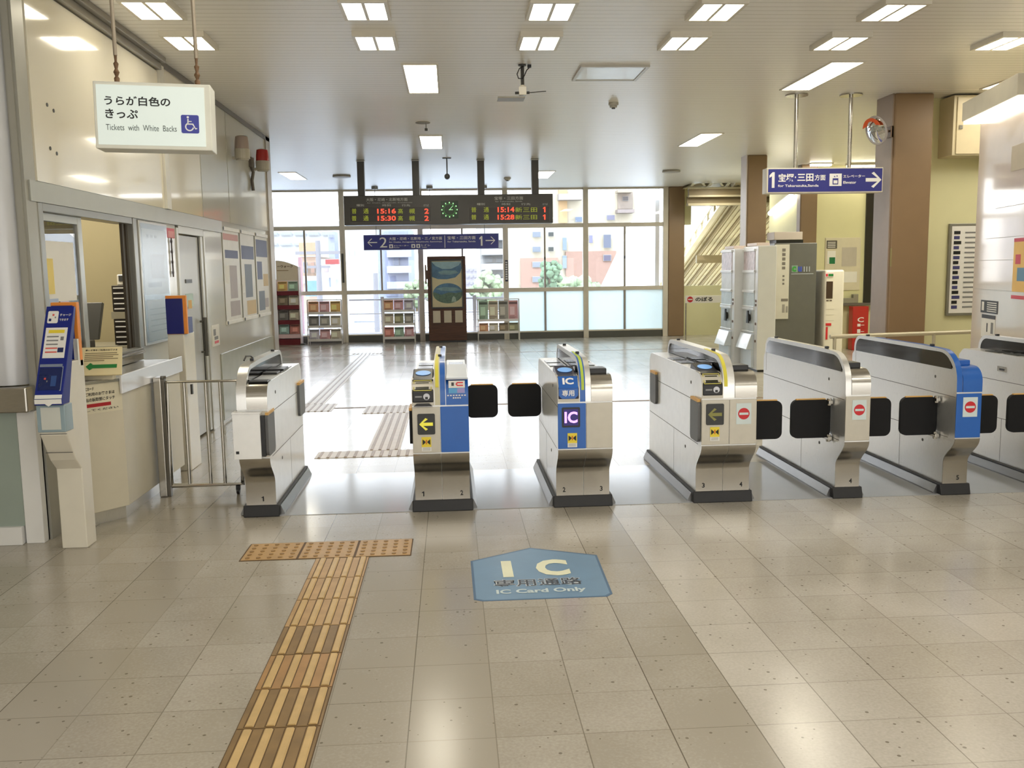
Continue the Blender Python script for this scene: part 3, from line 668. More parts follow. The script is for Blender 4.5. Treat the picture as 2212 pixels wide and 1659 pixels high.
b = MB(); b.box(-1.302, -1.178, GF+0.06, GF+0.16, 0.889, 0.899); b.box(-1.30, -1.20, GF+0.50, GF+0.62, 0.893, 0.905); b.box(-1.31, -1.19, GF+0.70, GF+0.90, 0.893, 0.908); obj('ticket_slot', b, BLACK, g, 0.004)
b = MB(); b.tube([(-1.372, GF+0.30, 1.01), (-1.365, GF+0.33, 1.035), (-1.355, GF+0.42, 1.03), (-1.345, GF+0.46, 1.01)], 0.006, 6); obj('wire_clip', b, DGREY, g, smooth=True)

# first double gate: silver and blue halves
g = gate('double ticket gate with one plain blue front half and white covered top', -0.268, 0.096, 7.16, [(-0.268, -0.088, PANEL), (-0.088, 0.096, BLUE)], (-0.122, -0.050), [(-0.268, -0.122, PANEL), (-0.050, 0.096, BLUE)], SATIN, 'clear', ('1', '2'))
fin_stripe(g, -0.120, -0.086, pm('stripe_pale', (206, 200, 170), 0.4), 0, 12); fin_stripe(g, -0.0855, -0.052, BLUE, 0, 12)
b = MB(); skin(b, fprof(7.2)[2:11], -0.114, -0.094, 0.005, 0.003); obj('warning_stripe', b, IVORY, g, smooth=True)
reader(g, -0.268, -0.122, 'black'); arrow_panel(g, -0.178, 0.605, 0.112, 0.135); butterfly(g, -0.180, 0.475)
b = MB(); b.slab((-0.255, GF-0.012, 0.722), XR, ZU, 0.01, [(0, 0), (0.12, 0), (0.10, 0.018), (0.02, 0.018)]); obj('ticket_slot', b, BLACK, g)
flap_side(g, -0.268, GF+0.02, GF+0.24, 0.47, 0.70, -1, FLAPM)
flap(g, 0.098, 0.335, 6.90, 0.465, 0.715)
b = MB(); b.prism([(GF+0.0, 0.886), (GF+0.46, 0.925), (GF+0.46, 0.940), (GF-0.006, 0.902)], 'x', -0.046, 0.094); obj('cover_plate', b, pm('cover_white', (226, 232, 242), 0.3, 0, 0.02, coat=0.2), g, 0.004)
b = MB(); up = Vector((0, 0, 1)); b.rect((-0.030, GF-0.0045, 0.835), XR, ZU, 0.104, 0.046, 0.001, 0); b.rect((-0.030, GF-0.0045, 0.800), XR, ZU, 0.104, 0.034, 0.001, 1); b.rect((0.024, GF-0.0058, 0.802), XR, ZU, 0.048, 0.03, 0.0008, 4)
b.rect((-0.012, GF-0.006, 0.848), XR, ZU, 0.016, 0.022, 0.0008, 2); b.slab((0.012, GF-0.006, 0.846), XR, ZU, 0.0008, [(0.012, 0), (0.05, 0), (0.05, 0.008), (0.016, 0.008), (0.012, 0.013), (0.016, 0.018), (0.05, 0.018), (0.05, 0.026), (0.012, 0.026), (0.002, 0.013)], 3)
for k in range(7): b.rect((-0.040+k*0.018, GF-0.0058, 0.783), XR, ZU, 0.011, 0.007, 0.0006, 0)
for k in range(4): b.rect((-0.004+k*0.014, GF-0.0058, 0.766), XR, ZU, 0.009, 0.009, 0.0006, 0)
obj('magnet_sticker', b, [PAPER, pm('sticker_sky', (100, 172, 224), 0.5), DGREY, pm('sticker_red', (226, 70, 74), 0.5), pm('sticker_pink', (170, 160, 214), 0.5)], g)

# second double gate: IC card only
g = gate('double ticket gate with lit IC screen and blue IC only front', 0.668, 1.028, 7.16, [(0.668, 0.853, BLUE), (0.853, 1.028, PANEL)], (0.812, 0.886), [(0.668, 0.812, PANEL), (0.886, 1.028, STEEL)], SATIN, 'clear', ('2', '3'))
fin_stripe(g, 0.814, 0.850, BLUE, 0, 11)
b = MB(); skin(b, fprof(7.2)[1:11], 0.824, 0.842, 0.005, 0.003); obj('warning_stripe', b, LIME, g, smooth=True)
reader(g, 0.668, 0.812, 'blue')
b = MB(); b.slab((0.695, GF-0.003, 0.560), XR, ZU, 0.004, rrect(0, 0.118, 0, 0.130, 0.008), 0); b.rect((0.707, GF-0.0072, 0.572), XR, ZU, 0.094, 0.106, 0.001, 1); text(b, 'IC', (0.712, GF-0.0084, 0.588), XR, ZU, 0.084, 0.075, 0.03, 2)
obj('lit_screen', b, [BLACK, LEDB, LEDP], g); butterfly(g, 0.762, 0.475)
flap(g, 0.412, 0.666, 6.90, 0.465, 0.715); top_block(g, 0.886, 1.028, BLACK)

# third double gate
g = gate('double ticket gate with dim arrow panel and red no entry sticker', 1.612, 1.980, 7.42, [(1.612, 1.797, PANEL), (1.797, 1.980, PANEL)], (1.755, 1.831), [(1.612, 1.755, PANEL), (1.831, 1.980, STEEL)], SATIN, 'clear', ('3', '4'))
b = MB(); skin(b, fprof(7.2)[1:11], 1.762, 1.784, 0.005, 0.003); obj('warning_stripe', b, IVORY, g, smooth=True)
reader(g, 1.612, 1.755, 'black'); arrow_panel(g, 1.700, 0.620, 0.118, 0.140, False); butterfly(g, 1.700, 0.490); no_entry(g, 1.892, 0.620, 0.100, 0.138); top_block(g, 1.831, 1.980, BLACK)
flap_side(g, 1.612, GF+0.02, GF+0.22, 0.43, 0.71, -1, pm('flap_grey', (98, 98, 98), 0.45)); flap_side(g, 1.612, GF+1.28, GF+1.48, 0.50, 0.75, -1, pm('flap_grey', (98, 98, 98), 0.45))
flap(g, 1.982, 2.235, 6.06, 0.40, 0.665)

# single silver gate
def hinges(g, x, d):
    b = MB()
    for z in (0.400, 0.650): b.box(x, x+d*0.03, 6.02, 6.12, z-0.012, z+0.012); b.disc((x+d*0.015, 6.05, z), 0.016, 'z', 0.05, 10)
    obj('hinge', b, STEEL, g, 0.003)
g = gate('plain steel single ticket gate with no entry sticker on grey front', 2.575, 2.745, 7.44, [(2.575, 2.745, PANEL)], (2.575, 2.614), [(2.614, 2.745, STEEL)], STEELV, 'dark', ('4',), True)
no_entry(g, 2.668, 0.625, 0.096, 0.132); top_block(g, 2.614, 2.745, BLACK); flap(g, 2.30, 2.573, 6.06, 0.40, 0.665); flap(g, 2.747, 3.00, 6.06, 0.40, 0.665); hinges(g, 2.573, -1)
# single blue gate
g = gate('single ticket gate with all blue front and no entry sticker', 3.330, 3.505, 7.44, [(3.330, 3.505, BLUE)], (3.330, 3.370), [(3.370, 3.505, BLUE)], STEELV, 'dark', ('5',), True)
fin_stripe(g, 3.331, 3.369, BLUE, 0, 13)
no_entry(g, 3.425, 0.625, 0.100, 0.132); top_block(g, 3.370, 3.505, BLUE); flap(g, 3.07, 3.328, 6.06, 0.40, 0.665); flap(g, 3.507, 3.76, 6.06, 0.40, 0.665); hinges(g, 3.328, -1)
# last gate, cut by the frame
g = gate('steel ticket gate at the far end of the row, below white ticket booth wall', 4.115, 4.45, 7.20, [(4.115, 4.28, PANEL), (4.28, 4.45, PANEL)], (4.255, 4.32), [(4.115, 4.255, PANEL), (4.32, 4.45, STEEL)], STEELV, 'dark', ('', ''))
flap(g, 3.84, 4.113, 6.06, 0.40, 0.665)
b = MB(); b.box(4.113, 4.116, 6.55, 6.66, 0.76, 0.80); b.box(4.1115, 4.113, 6.57, 6.63, 0.77, 0.785, 1); obj('lock_plate', b, [STEEL, BLACK], g)

# ================================================================== ON THE FLOOR
TILE_A = pm('tactile_tile', (186, 150, 100), 0.45, 0, 0.12, 9)
TILE_B = pm('tactile_tile_dirty', (136, 108, 66), 0.45, 0, 0.18, 9)
TILE_C = pm('tactile_tile_worn', (172, 132, 82), 0.45, 0, 0.14, 9)
BAR = pm('tactile_bar', (204, 172, 116), 0.42, 0, 0.10, 12)
DOT = pm('tactile_dot', (150, 116, 68), 0.5, 0, 0.1, 12)
EDGE = pm('tactile_joint', (92, 66, 30), 0.6)
FTILE = pm('tactile_far_glare', (204, 190, 172), 0.35, 0, 0.06, 9)  # glare on the far tiles, put into a whitish colour
FBAR = pm('tactile_far_bar', (168, 148, 132), 0.4, 0, 0.06, 9)
r = thing('tactile_paving', 'brown ribbed tactile guide strip running up from the photo\'s lower edge', 'tactile paving', (-0.633, 3.7, 0))
X0, X1 = -0.782, -0.488
ys = [1.86, 2.165, 2.47, 2.775, 3.08, 3.385, 3.70, 4.01, 4.345, 4.66, 5.01]
mats = [TILE_B, TILE_B, TILE_B, TILE_B, TILE_B, TILE_A, TILE_B, TILE_A, TILE_A, TILE_A]
mats[5] = TILE_C
for k in range(10):
    y0, y1 = ys[k], ys[k+1]
    if k == 9: break
    b = MB(); b.box(X0, X1, y0, y1, 0, 0.003, 2); b.box(X0+0.003, X1-0.003, y0+0.004, y1-0.004, 0.003, 0.0042, 0)
    for j in range(4):
        xc = X0+0.042+j*0.0735; b.prism([(xc-0.016, 0.0042), (xc+0.016, 0.0042), (xc+0.011, 0.0095), (xc-0.011, 0.0095)], 'y', y0+0.012, y1-0.012, 1)
        b.box(xc-0.020, xc+0.020, y0+0.008, y1-0.008, 0.0042, 0.0046, 2)
    obj('bar_tile', b, [mats[k], BAR, EDGE], r)
b = MB(); b.box(X0, X1, 4.66, 5.00, 0, 0.003, 2); b.box(X0+0.003, X1-0.003, 4.664, 4.996, 0.003, 0.0042, 0)
for j in range(4):
    xc = X0+0.042+j*0.0735; b.prism([(xc-0.016, 0.0042), (xc+0.016, 0.0042), (xc+0.011, 0.0095), (xc-0.011, 0.0095)], 'y', 4.67, 4.99, 1); b.box(xc-0.020, xc+0.020, 4.668, 4.992, 0.0042, 0.0046, 2)
obj('bar_tile', b, [TILE_A, BAR, EDGE], r)
r = thing('tactile_warning_strip', 'brown tactile strip of three dotted tiles crossing the guide strip', 'tactile paving', (-0.73, 5.17, 0))
for k in range(3):
    x0 = -1.205+k*0.316; b = MB(); b.box(x0, x0+0.316, 5.005, 5.325, 0, 0.003, 2); b.box(x0+0.008, x0+0.310, 5.011, 5.319, 0.003, 0.0042, 0)
    for i in range(5):
        for j in range(5): b.disc((x0+0.038+i*0.060, 5.045+j*0.060, 0.0058), 0.0125, 'z', 0.0036, 10, 1)
    obj('dot_tile', b, [TILE_A, DOT, EDGE], r)
def far_bars(b, x0, x1, y0, y1, along):
    b.box(x0, x1, y0, y1, 0, 0.003, 0)
    if along == 'y':
        n = max(3, round((x1-x0)/0.0735))
        for k in range(n): xc = x0+(k+0.5)*(x1-x0)/n; b.prism([(xc-0.014, 0.003), (xc+0.014, 0.003), (xc+0.01, 0.008), (xc-0.01, 0.008)], 'y', y0+0.01, y1-0.01, 1)
for nm, lab, parts in (
    ('tactile_warning_strip', 'pale tactile strip across the wide gate lane just past the floor sheet', [(-1.20, -0.90, 7.81, 8.09), (-0.90, -0.60, 7.81, 8.09), (-0.60, -0.30, 7.81, 8.09)]),
    ('tactile_paving', 'pale tactile strip joining two crossbars past the wide gate lane', [(-0.775, -0.485, 8.10, 10.26)]),
    ('tactile_warning_strip', 'pale tactile crossbar on the floor joint left of the steel gates', [(-1.03, -0.74, 10.27, 10.85), (-0.74, -0.45, 10.27, 10.85), (-0.45, -0.16, 10.27, 10.85)]),
    ('tactile_warning_strip', 'pale tactile tiles on the floor joint beside the ticket office wall', [(-1.70, -1.40, 10.52, 11.12), (-1.95, -1.70, 10.52, 11.12)]),
    ('tactile_paving', 'long pale tactile strip running to the far brochure racks', [(-1.79, -1.56, 11.13, 17.85)]),
    ('tactile_warning_strip', 'short pale tactile crossbar on the far floor joint', [(-1.95, -1.35, 17.86, 18.15)])):
    cx = sum(p[0]+p[1] for p in parts)/2/len(parts); cy = sum(p[2]+p[3] for p in parts)/2/len(parts)
    r = thing(nm, lab, 'tactile paving', (cx, cy, 0))
    for p in parts: b = MB(); far_bars(b, *p, 'y'); obj('bar_tile', b, [FTILE, FBAR], r)
# floor sticker
r = thing('floor_sticker', 'blue house-shaped IC card only sticker on the floor', 'floor sticker', (0.41, 4.6, 0))
o = Vector((0, 0, 0.0015)); b = MB()
hx = [(0.075, 4.27), (0.115, 4.245), (0.72, 4.245), (0.752, 4.28), (0.772, 4.895), (0.415, 5.07), (0.072, 4.865)]
b.prism(hx, 'z', 0.0002, 0.0012, 0)
cxs = sum(p[0] for p in hx)/7; cys = sum(p[1] for p in hx)/7
b.prism([(cxs+(p[0]-cxs)*0.965, cys+(p[1]-cys)*0.965) for p in hx], 'z', 0.0012, 0.0016, 1)
obj('sticker_face', b, [pm('sticker_dark_edge', (70, 104, 136), 0.4), pm('sticker_blue', (112, 146, 176), 0.38, 0, 0.05)], r)
b = MB(); text(b, 'I', (0.235, 4.575, 0.0016), XR, YA, 0.055, 0.265, 0.05, 0); text(b, 'C', (0.415, 4.575, 0.0016), XR, YA, 0.175, 0.265, 0.05, 0)
text(b, '専用通路', (0.180, 4.425, 0.0014), XR, YA, 0.455, 0.115, 0.035, 2); text(b, '専用通路', (0.186, 4.430, 0.0016), XR, YA, 0.443, 0.105, 0.01, 1)
text(b, 'IC Card Only', (0.188, 4.315, 0.0016), XR, YA, 0.445, 0.075, 0.03, 3)
obj('lettering', b, [pm('letters_ivory', (236, 236, 206), 0.5), pm('letters_dark', (60, 66, 76), 0.5), pm('letters_halo', (206, 212, 216), 0.5), pm('letters_pale', (206, 220, 222), 0.5)], r)

# ================================================================== CEILING FITTINGS
HOUS = pm('lamp_housing', (226, 220, 206), 0.35, 0, 0.02)
def square_lamp(label, x, y):
    r = thing('ceiling_light', label, 'ceiling light', (x, y, CZ), 'square recessed ceiling lights')
    b = MB(); hx, hy = 0.165, 0.235
    b.box(x-hx, x+hx, y-hy, y-hy+0.03, CZ-0.042, CZ); b.box(x-hx, x+hx, y+hy-0.03, y+hy, CZ-0.042, CZ); b.box(x-hx, x-hx+0.025, y-hy+0.03, y+hy-0.03, CZ-0.042, CZ); b.box(x+hx-0.025, x+hx, y-hy+0.03, y+hy-0.03, CZ-0.042, CZ)
    b.box(x-0.012, x+0.012, y-hy+0.03, y+hy-0.03, CZ-0.040, CZ); obj('frame', b, HOUS, r)
    for d in (-1, 1):
        b = MB(); xa, xb = sorted((x+d*0.012, x+d*(hx-0.025))); b.box(xa, xb, y-hy+0.03, y+hy-0.03, CZ-0.036, CZ-0.020); obj('diffuser', b, LAMPM, r)
    return r
sq = None; XS = [-1.98, -0.545, 0.745, 1.915, 3.205, 4.60]
rowname = {6.66: 'nearer', 7.56: 'farther'}
where = ['beside the office wall above the hung ticket sign', 'over the blue and silver gate', 'over the lit IC gate', 'between the round smoke detector and the camera', 'left of the hung platform sign', 'in the photo\'s upper right corner']
for j, yy in enumerate((6.66, 7.56)):
    for i, xx in enumerate(XS):
        if j == 0 and i == 5: continue
        lab = 'square ceiling lamp, %s row, %s of %s from the office wall' % (rowname[yy], ['first', 'second', 'third', 'fourth', 'fifth', 'last'][i], ['five', 'six'][j])
        if sq is None: sq = square_lamp(lab, xx, yy)
        else: dup(sq, (xx, yy, CZ), lab)
def long_lamp(label, x, y, L=1.28):
    r = thing('ceiling_light', label, 'ceiling light', (x, y, CZ), 'long recessed ceiling lights')
    b = MB(); hx, hy = 0.165, L/2+0.02
    b.box(x-hx, x+hx, y-hy, y-hy+0.02, CZ-0.01, CZ); b.box(x-hx, x+hx, y+hy-0.02, y+hy, CZ-0.01, CZ); b.box(x-hx, x-hx+0.02, y-hy+0.02, y+hy-0.02, CZ-0.01, CZ); b.box(x+hx-0.02, x+hx, y-hy+0.02, y+hy-0.02, CZ-0.01, CZ)
    obj('frame', b, HOUS, r)
    b = MB(); b.box(x-hx+0.02, x+hx-0.02, y-hy+0.02, y+hy-0.02, CZ-0.006, CZ-0.001); obj('diffuser', b, LAMPM, r)
    return r
ll = long_lamp('long recessed lamp nearest the ceiling camera pole', -0.23, 9.11)
for xx, yy, lab in ((-0.23, 13.45, 'smaller-looking long lamp just in front of the departure board'), (3.63, 9.02, 'long recessed lamp above the hung platform one sign'), (3.63, 13.38, 'long recessed lamp left of the brown column behind hung sign'),
                    (-2.92, 17.9, 'far long lamp left of the departure board'), (1.84, 18.05, 'far long lamp half hidden behind departure board hanger'), (5.78, 9.0, 'long lamp at the photo\'s right edge above the wall cabinet'), (7.5, 13.4, 'long lamp in the lobby behind the brown column')):
    dup(ll, (xx, yy, CZ), lab)
# slim wall lamp over the lobby back wall
for x0, x1, yy, zz, lab in ((7.2, 8.9, 16.55, 3.36, 'slim bright strip lamp over the lobby wall beside column'), (6.5, 6.9, 16.5, 3.38, 'short bright lamp over the lobby wall behind the sign rod')):
    r = thing('strip_lamp', lab, 'lamp', ((x0+x1)/2, yy, zz)); b = MB(); b.box(x0, x1, yy-0.08, yy+0.08, zz, zz+0.04); obj('housing', b, HOUS, r); b = MB(); b.box(x0+0.02, x1-0.02, yy-0.05, yy+0.05, zz-0.03, zz); obj('tube', b, LAMPM, r)
# stair tube lamp on the side wall, parallel to the slope
pa, pb = PX(1672, 462, 7.3), PX(1722, 412, 7.3)
pa, pb = PX(1664, 461, 6.38), PX(1712, 421, 6.38)
r = thing('tube_lamp', 'sloping bright tube lamp on the stair wall below the platform sign', 'lamp', pa)
b = MB(); b.tube([pa, pb], 0.05, 12); obj('tube', b, LAMPM, r, smooth=True)
b = MB(); b.tube([pa+Vector((0.03, 0.0, 0.05)), pb+Vector((0.03, 0.0, 0.05))], 0.05, 8); obj('housing', b, HOUS, r)
# square white hatch
r = thing('ceiling_hatch', 'square white access panel in the ceiling beside the camera pole', 'ceiling panel', (1.53, 8.82, CZ))
b = MB(); b.box(1.245, 1.815, 8.53, 9.10, CZ-0.014, CZ); obj('panel', b, pm('hatch_white', (238, 238, 236), 0.25, 0, 0.02, coat=0.3), r, 0.003)
b = MB(); b.box(1.215, 1.245, 8.50, 9.13, CZ-0.02, CZ); b.box(1.815, 1.845, 8.50, 9.13, CZ-0.02, CZ); b.box(1.245, 1.815, 8.50, 8.53, CZ-0.02, CZ); b.box(1.245, 1.815, 9.10, 9.13, CZ-0.02, CZ); obj('frame', b, pm('hatch_frame', (190, 186, 176), 0.35, 0.3), r)
# smoke detectors
def detector(lab, x, y, s=1.0):
    r = thing('smoke_detector', lab, 'smoke detector', (x, y, CZ)); b = MB(); b.disc((x, y, CZ-0.015), 0.055*s, 'z', 0.03, 24); b.disc((x, y, CZ-0.04), 0.04*s, 'z', 0.03, 24); obj('body', b, pm('detector_grey', (190, 187, 176), 0.4), r, 0.006)
    b = MB(); b.disc((x, y, CZ-0.06), 0.02*s, 'z', 0.016, 14); obj('sensor', b, DGREY, r)
detector('round grey smoke detector below the white ceiling hatch', 1.845, 10.39)
detector('small dark dome on ceiling right of the middle board hanger', 1.17, 18.6, 1.3)
dq = PZ(738, 379, CZ); dr = PZ(1450, 368, CZ)
for x, y, lab in ((dq.x, dq.y, 'flat grey disc on ceiling above the left brochure racks'), (dr.x, dr.y, 'flat grey disc on ceiling above the window wall corner')):
    b = MB(); b.disc((x, y, CZ-0.02), 0.17, 'z', 0.03, 24); tag(obj('ceiling_speaker', b, pm('speaker_grey', (168, 164, 154), 0.5)), lab, 'speaker')
# radio unit on a short pole
r = thing('ceiling_camera', 'flat grey antenna and white camera hung from a short ceiling pole', 'camera', (0.683, 8.49, CZ))
b = MB(); b.tube([(0.683, 8.49, CZ), (0.683, 8.49, 3.20)], 0.016, 10); b.disc((0.683, 8.49, CZ-0.006), 0.035, 'z', 0.012, 14); obj('pole', b, DGREY, r, smooth=True)
b = MB(); b.box(0.650, 0.716, 8.45, 8.53, 3.13, 3.205); b.disc((0.683, 8.49, 3.212), 0.02, 'z', 0.02, 12); obj('camera_body', b, CREAMW, r, 0.004)
b = MB(); b.box(0.455, 0.70, 8.42, 8.60, 3.098, 3.112); obj('flat_antenna', b, pm('antenna_grey', (150, 146, 134), 0.4), r, 0.003)
b = MB(); b.tube([(0.716, 8.49, 3.155), (0.745, 8.49, 3.156)], 0.012, 8); b.tube([(0.745, 8.49, 3.156), (0.895, 8.49, 3.168)], 0.004, 6); b.tube([(0.65, 8.49, 3.155), (0.615, 8.49, 3.153)], 0.012, 8); obj('side_rod', b, DGREY, r)
b = MB(); b.tube([(0.690, 8.47, 3.38), (0.655, 8.46, 3.36), (0.633, 8.46, 3.31), (0.645, 8.46, 3.275), (0.68, 8.46, 3.268), (0.70, 8.46, 3.30), (0.72, 8.46, 3.345), (0.745, 8.47, 3.37), (0.75, 8.48, 3.39)], 0.005, 6); b.box(0.728, 0.762, 8.46, 8.49, 3.37, 3.395); obj('cable', b, BLACK, r, smooth=True)
# small camera behind the board hangers, little sensor
r = thing('security_camera', 'small dark camera hung on a thin rod between the board hangers', 'camera', (-0.02, 15.3, CZ))
b = MB(); b.tube([(-0.02, 15.3, CZ), (-0.02, 15.3, 3.13)], 0.010, 8); b.box(-0.09, 0.05, 15.27, 15.33, CZ-0.012, CZ); obj('rod', b, DGREY, r)
b = MB(); b.disc((-0.02, 15.28, 3.10), 0.045, 'y', 0.10, 14); b.disc((-0.02, 15.225, 3.10), 0.03, 'y', 0.02, 12); obj('camera_body', b, BLACK, r, 0.005)
r = thing('ceiling_sensor', 'tiny sensor on a bent arm in front of the far square lamp', 'sensor', (-0.26, 11.7, CZ))
b = MB(); b.disc((-0.30, 11.7, CZ-0.004), 0.09, 'z', 0.008, 18); b.tube([(-0.26, 11.7, CZ), (-0.26, 11.7, 3.32)], 0.006, 6); obj('arm', b, pm('sensor_grey', (150, 145, 135), 0.5), r)
b = MB(); b.disc((-0.26, 11.7, 3.315), 0.018, 'z', 0.03, 10); obj('head', b, DGREY, r)

# ================================================================== HANGING SIGNS
# departure board
r = thing('departure_board', 'dark hanging departure board with red times and a green clock', 'display board', (0, 15.55, 2.345))
FY = 15.43
b = MB(); b.box(-1.72, 1.722, FY, FY+0.26, 2.345, 2.822); obj('housing', b, BOARD, r, 0.006)
for x in (-1.434, -0.538, 0.537, 1.437):
    b = MB(); b.box(x-0.057, x+0.057, FY+0.06, FY+0.18, 2.82, CZ); b.box(x-0.07, x+0.07, FY+0.05, FY+0.19, CZ-0.02, CZ-0.012, 1); obj('hanger', b, [BOARD, WHITE], r)
def on(px, py): return PY(px, py, FY)
LEDR = pm('led_red', (255, 74, 50), 0.5, emit=1.1); LEDG = pm('led_olive', (150, 160, 40), 0.5, emit=0.45); HEADT = pm('board_header', (206, 208, 206), 0.5)
DK = pm('board_window', (48, 42, 38), 0.25)
def put(mb, s, x0, y0, x1, y1, bold, mi=0, lift=0.0022):
    a = on(x0, y1); c = on(x1, y0); text(mb, s, (a.x, FY, a.z), XR, ZU, c.x-a.x, c.z-a.z, bold, mi, lift)
b = MB()
for xa, xb in ((757, 930), (1014, 1186)):
    a = on(xa, 480); c = on(xb, 447); b.box(a.x, c.x, FY-0.001, FY+0.001, a.z, c.z)
obj('led_window', b, DK, r)
b = MB(); put(b, '大阪・尼崎・北新地方面', 791, 427, 880, 435, 0.003); put(b, 'for Osaka, Amagasaki, Kitashinchi', 793, 436.5, 890, 440, 0.0); put(b, '宝塚・三田方面', 1068, 424, 1130, 432, 0.003); put(b, 'for Takarazuka, Sanda', 1070, 433.5, 1128, 437, 0)
for s, xa, xb, ya_ in (('種別', 770, 786, 441), ('時刻', 826, 844, 441), ('行先', 868, 886, 441), ('のりば', 915, 926, 441), ('種別', 1030, 1047, 438.5), ('時刻', 1084, 1102, 438.5), ('行先', 1126, 1146, 438.5), ('のりば', 1172, 1183, 438.5)): put(b, s, xa, ya_, xb, ya_+5, 0)
obj('header_lettering', b, HEADT, r)
b = MB(); put(b, '15:16', 815, 450.5, 855, 461.5, 0.02); put(b, '15:30', 816, 466, 855, 477, 0.02); put(b, '2', 917, 450.5, 926, 461.5, 0.02); put(b, '2', 917, 466, 926, 477, 0.02)
put(b, '15:14', 1075, 447, 1111, 458.5, 0.02); put(b, '15:28', 1075, 463.5, 1111, 474.5, 0.02); put(b, '1', 1173, 447, 1179, 458.5, 0.02); put(b, '1', 1173, 463.5, 1179, 474.5, 0.02); obj('red_digits', b, LEDR, r)
for s, xa, xb, ys_ in (('普', 760, 770, (450.5, 466)), ('通', 785, 796, (450.5, 466)), ('高', 860, 870, (450.5, 466)), ('槻', 884, 896, (450.5, 466)), ('普', 1018, 1029, (447.5, 463.5)), ('通', 1045, 1056, (447.5, 463.5)), ('新三田', 1113, 1160, (447.5, 463.5))):
    for yy in ys_: b = MB(); put(b, s, xa, yy, xb, yy+11, 0); obj('olive_lettering', b, LEDG, r)
ck = on(971, 453); b = MB(); b.box(ck.x-0.145, ck.x+0.145, FY-0.001, FY+0.001, ck.z-0.145, ck.z+0.145, 0)
for k in range(12):
    a = math.pi*2*k/12; x, z = ck.x+0.125*math.sin(a), ck.z+0.115*math.cos(a); b.box(x-0.009, x+0.009, FY-0.003, FY-0.001, z-0.011, z+0.011, 1)
for k in range(60):
    a = math.pi*2*k/60; x, z = ck.x+0.095*math.sin(a), ck.z+0.092*math.cos(a); b.box(x-0.003, x+0.003, FY-0.003, FY-0.001, z-0.003, z+0.003, 2)
for ang, ln, wd in ((math.radians(92), 0.055, 0.009), (math.radians(42), 0.085, 0.007)):
    u = Vector((math.sin(ang), 0, math.cos(ang))); v = Vector((-math.cos(ang), 0, math.sin(ang))); b.slab(Vector((ck.x, FY-0.004, ck.z)), u, v, 0.002, [(-0.01, -wd/2), (ln, -wd/2), (ln, wd/2), (-0.01, wd/2)], 1)
obj('clock', b, [pm('clock_dark_green', (18, 48, 22), 0.3), pm('clock_pale_green', (170, 240, 170), 0.5, emit=0.6), pm('clock_green', (60, 170, 60), 0.5, emit=0.4)], r)
# blue direction sign near the window
SY = 20.2
r = thing('direction_sign', 'long navy sign with arrows to platforms 2 and 1', 'sign', (-0.4, SY, 2.1))
a, c = PY(787, 540, SY), PY(1076, 506, SY)
x0, x1, z0, z1 = a.x, c.x, (a.z+PY(1076, 535, SY).z)/2, (PY(786, 508, SY).z+c.z)/2
b = MB(); b.box(x0, x1, SY, SY+0.12, z0, z1); b.box(x0-0.012, x1+0.012, SY+0.01, SY+0.11, z0-0.012, z1+0.012, 1); obj('panel', b, [NAVY, pm('sign_frame', (150, 152, 176), 0.4, 0.3)], r)
b = MB()
for px_ in (812, 930, 1047):
    q = PY(px_, 500, SY); b = MB(); b.tube([(q.x, SY+0.06, z1), (q.x, SY+0.06, CZ)], 0.007, 6); b.disc((q.x, SY+0.06, CZ-0.03), 0.07, 'z', 0.06, 12)
    obj('hanger', b, pm('wire_grey', (150, 148, 142), 0.4, 0.5), r)
W, Hh = x1-x0, z1-z0
def S(mb, s, fx0, fz0, fx1, fz1, bold=0.004, mi=0): text(mb, s, (x0+W*fx0, SY, z0+Hh*fz0), XR, ZU, W*(fx1-fx0), Hh*(fz1-fz0), bold, mi, 0.004)
b = MB(); arrow(b, (x0+W*0.025, SY, z0+Hh*0.22), XR, ZU, W*0.072, Hh*0.56, -1, 0, lift=0.003, thick=0.13); arrow(b, (x0+W*0.905, SY, z0+Hh*0.26), XR, ZU, W*0.072, Hh*0.56, 1, 0, lift=0.003, thick=0.13)
S(b, '2', 0.115, 0.14, 0.170, 0.86, 0.0); S(b, '1', 0.858, 0.17, 0.885, 0.86, 0.0)
S(b, '大阪・尼崎・北新地・三ノ宮方面', 0.185, 0.64, 0.58, 0.86); S(b, 'for Osaka, Amagasaki, Kitashinchi, Sannomiya', 0.185, 0.44, 0.58, 0.56, 0.01); S(b, 'エレベーター', 0.218, 0.20, 0.33, 0.31, 0.01); S(b, 'Elevator', 0.218, 0.09, 0.262, 0.16, 0.01)
S(b, '宝塚・三田方面', 0.62, 0.64, 0.83, 0.88); S(b, 'for Takarazuka, Sanda', 0.62, 0.42, 0.83, 0.55, 0.01); S(b, 'トイレ', 0.425, 0.2, 0.49, 0.34, 0.01); S(b, 'Toilet', 0.425, 0.09, 0.465, 0.16, 0.01)
for f in (0.185, 0.35, 0.387): b.rect((x0+W*f, SY-0.004, z0+Hh*0.08), XR, ZU, W*0.028, Hh*0.27, 0.002, 0)
for f in (0.199, 0.364, 0.401): b.rect((x0+W*f-W*0.005, SY-0.007, z0+Hh*0.13), XR, ZU, W*0.010, Hh*0.15, 0.002, 1)
b.rect((x0+W*0.598, SY-0.004, z0+Hh*0.06), XR, ZU, W*0.004, Hh*0.88, 0.002, 0)
obj('lettering', b, [LETW, NAVY], r)
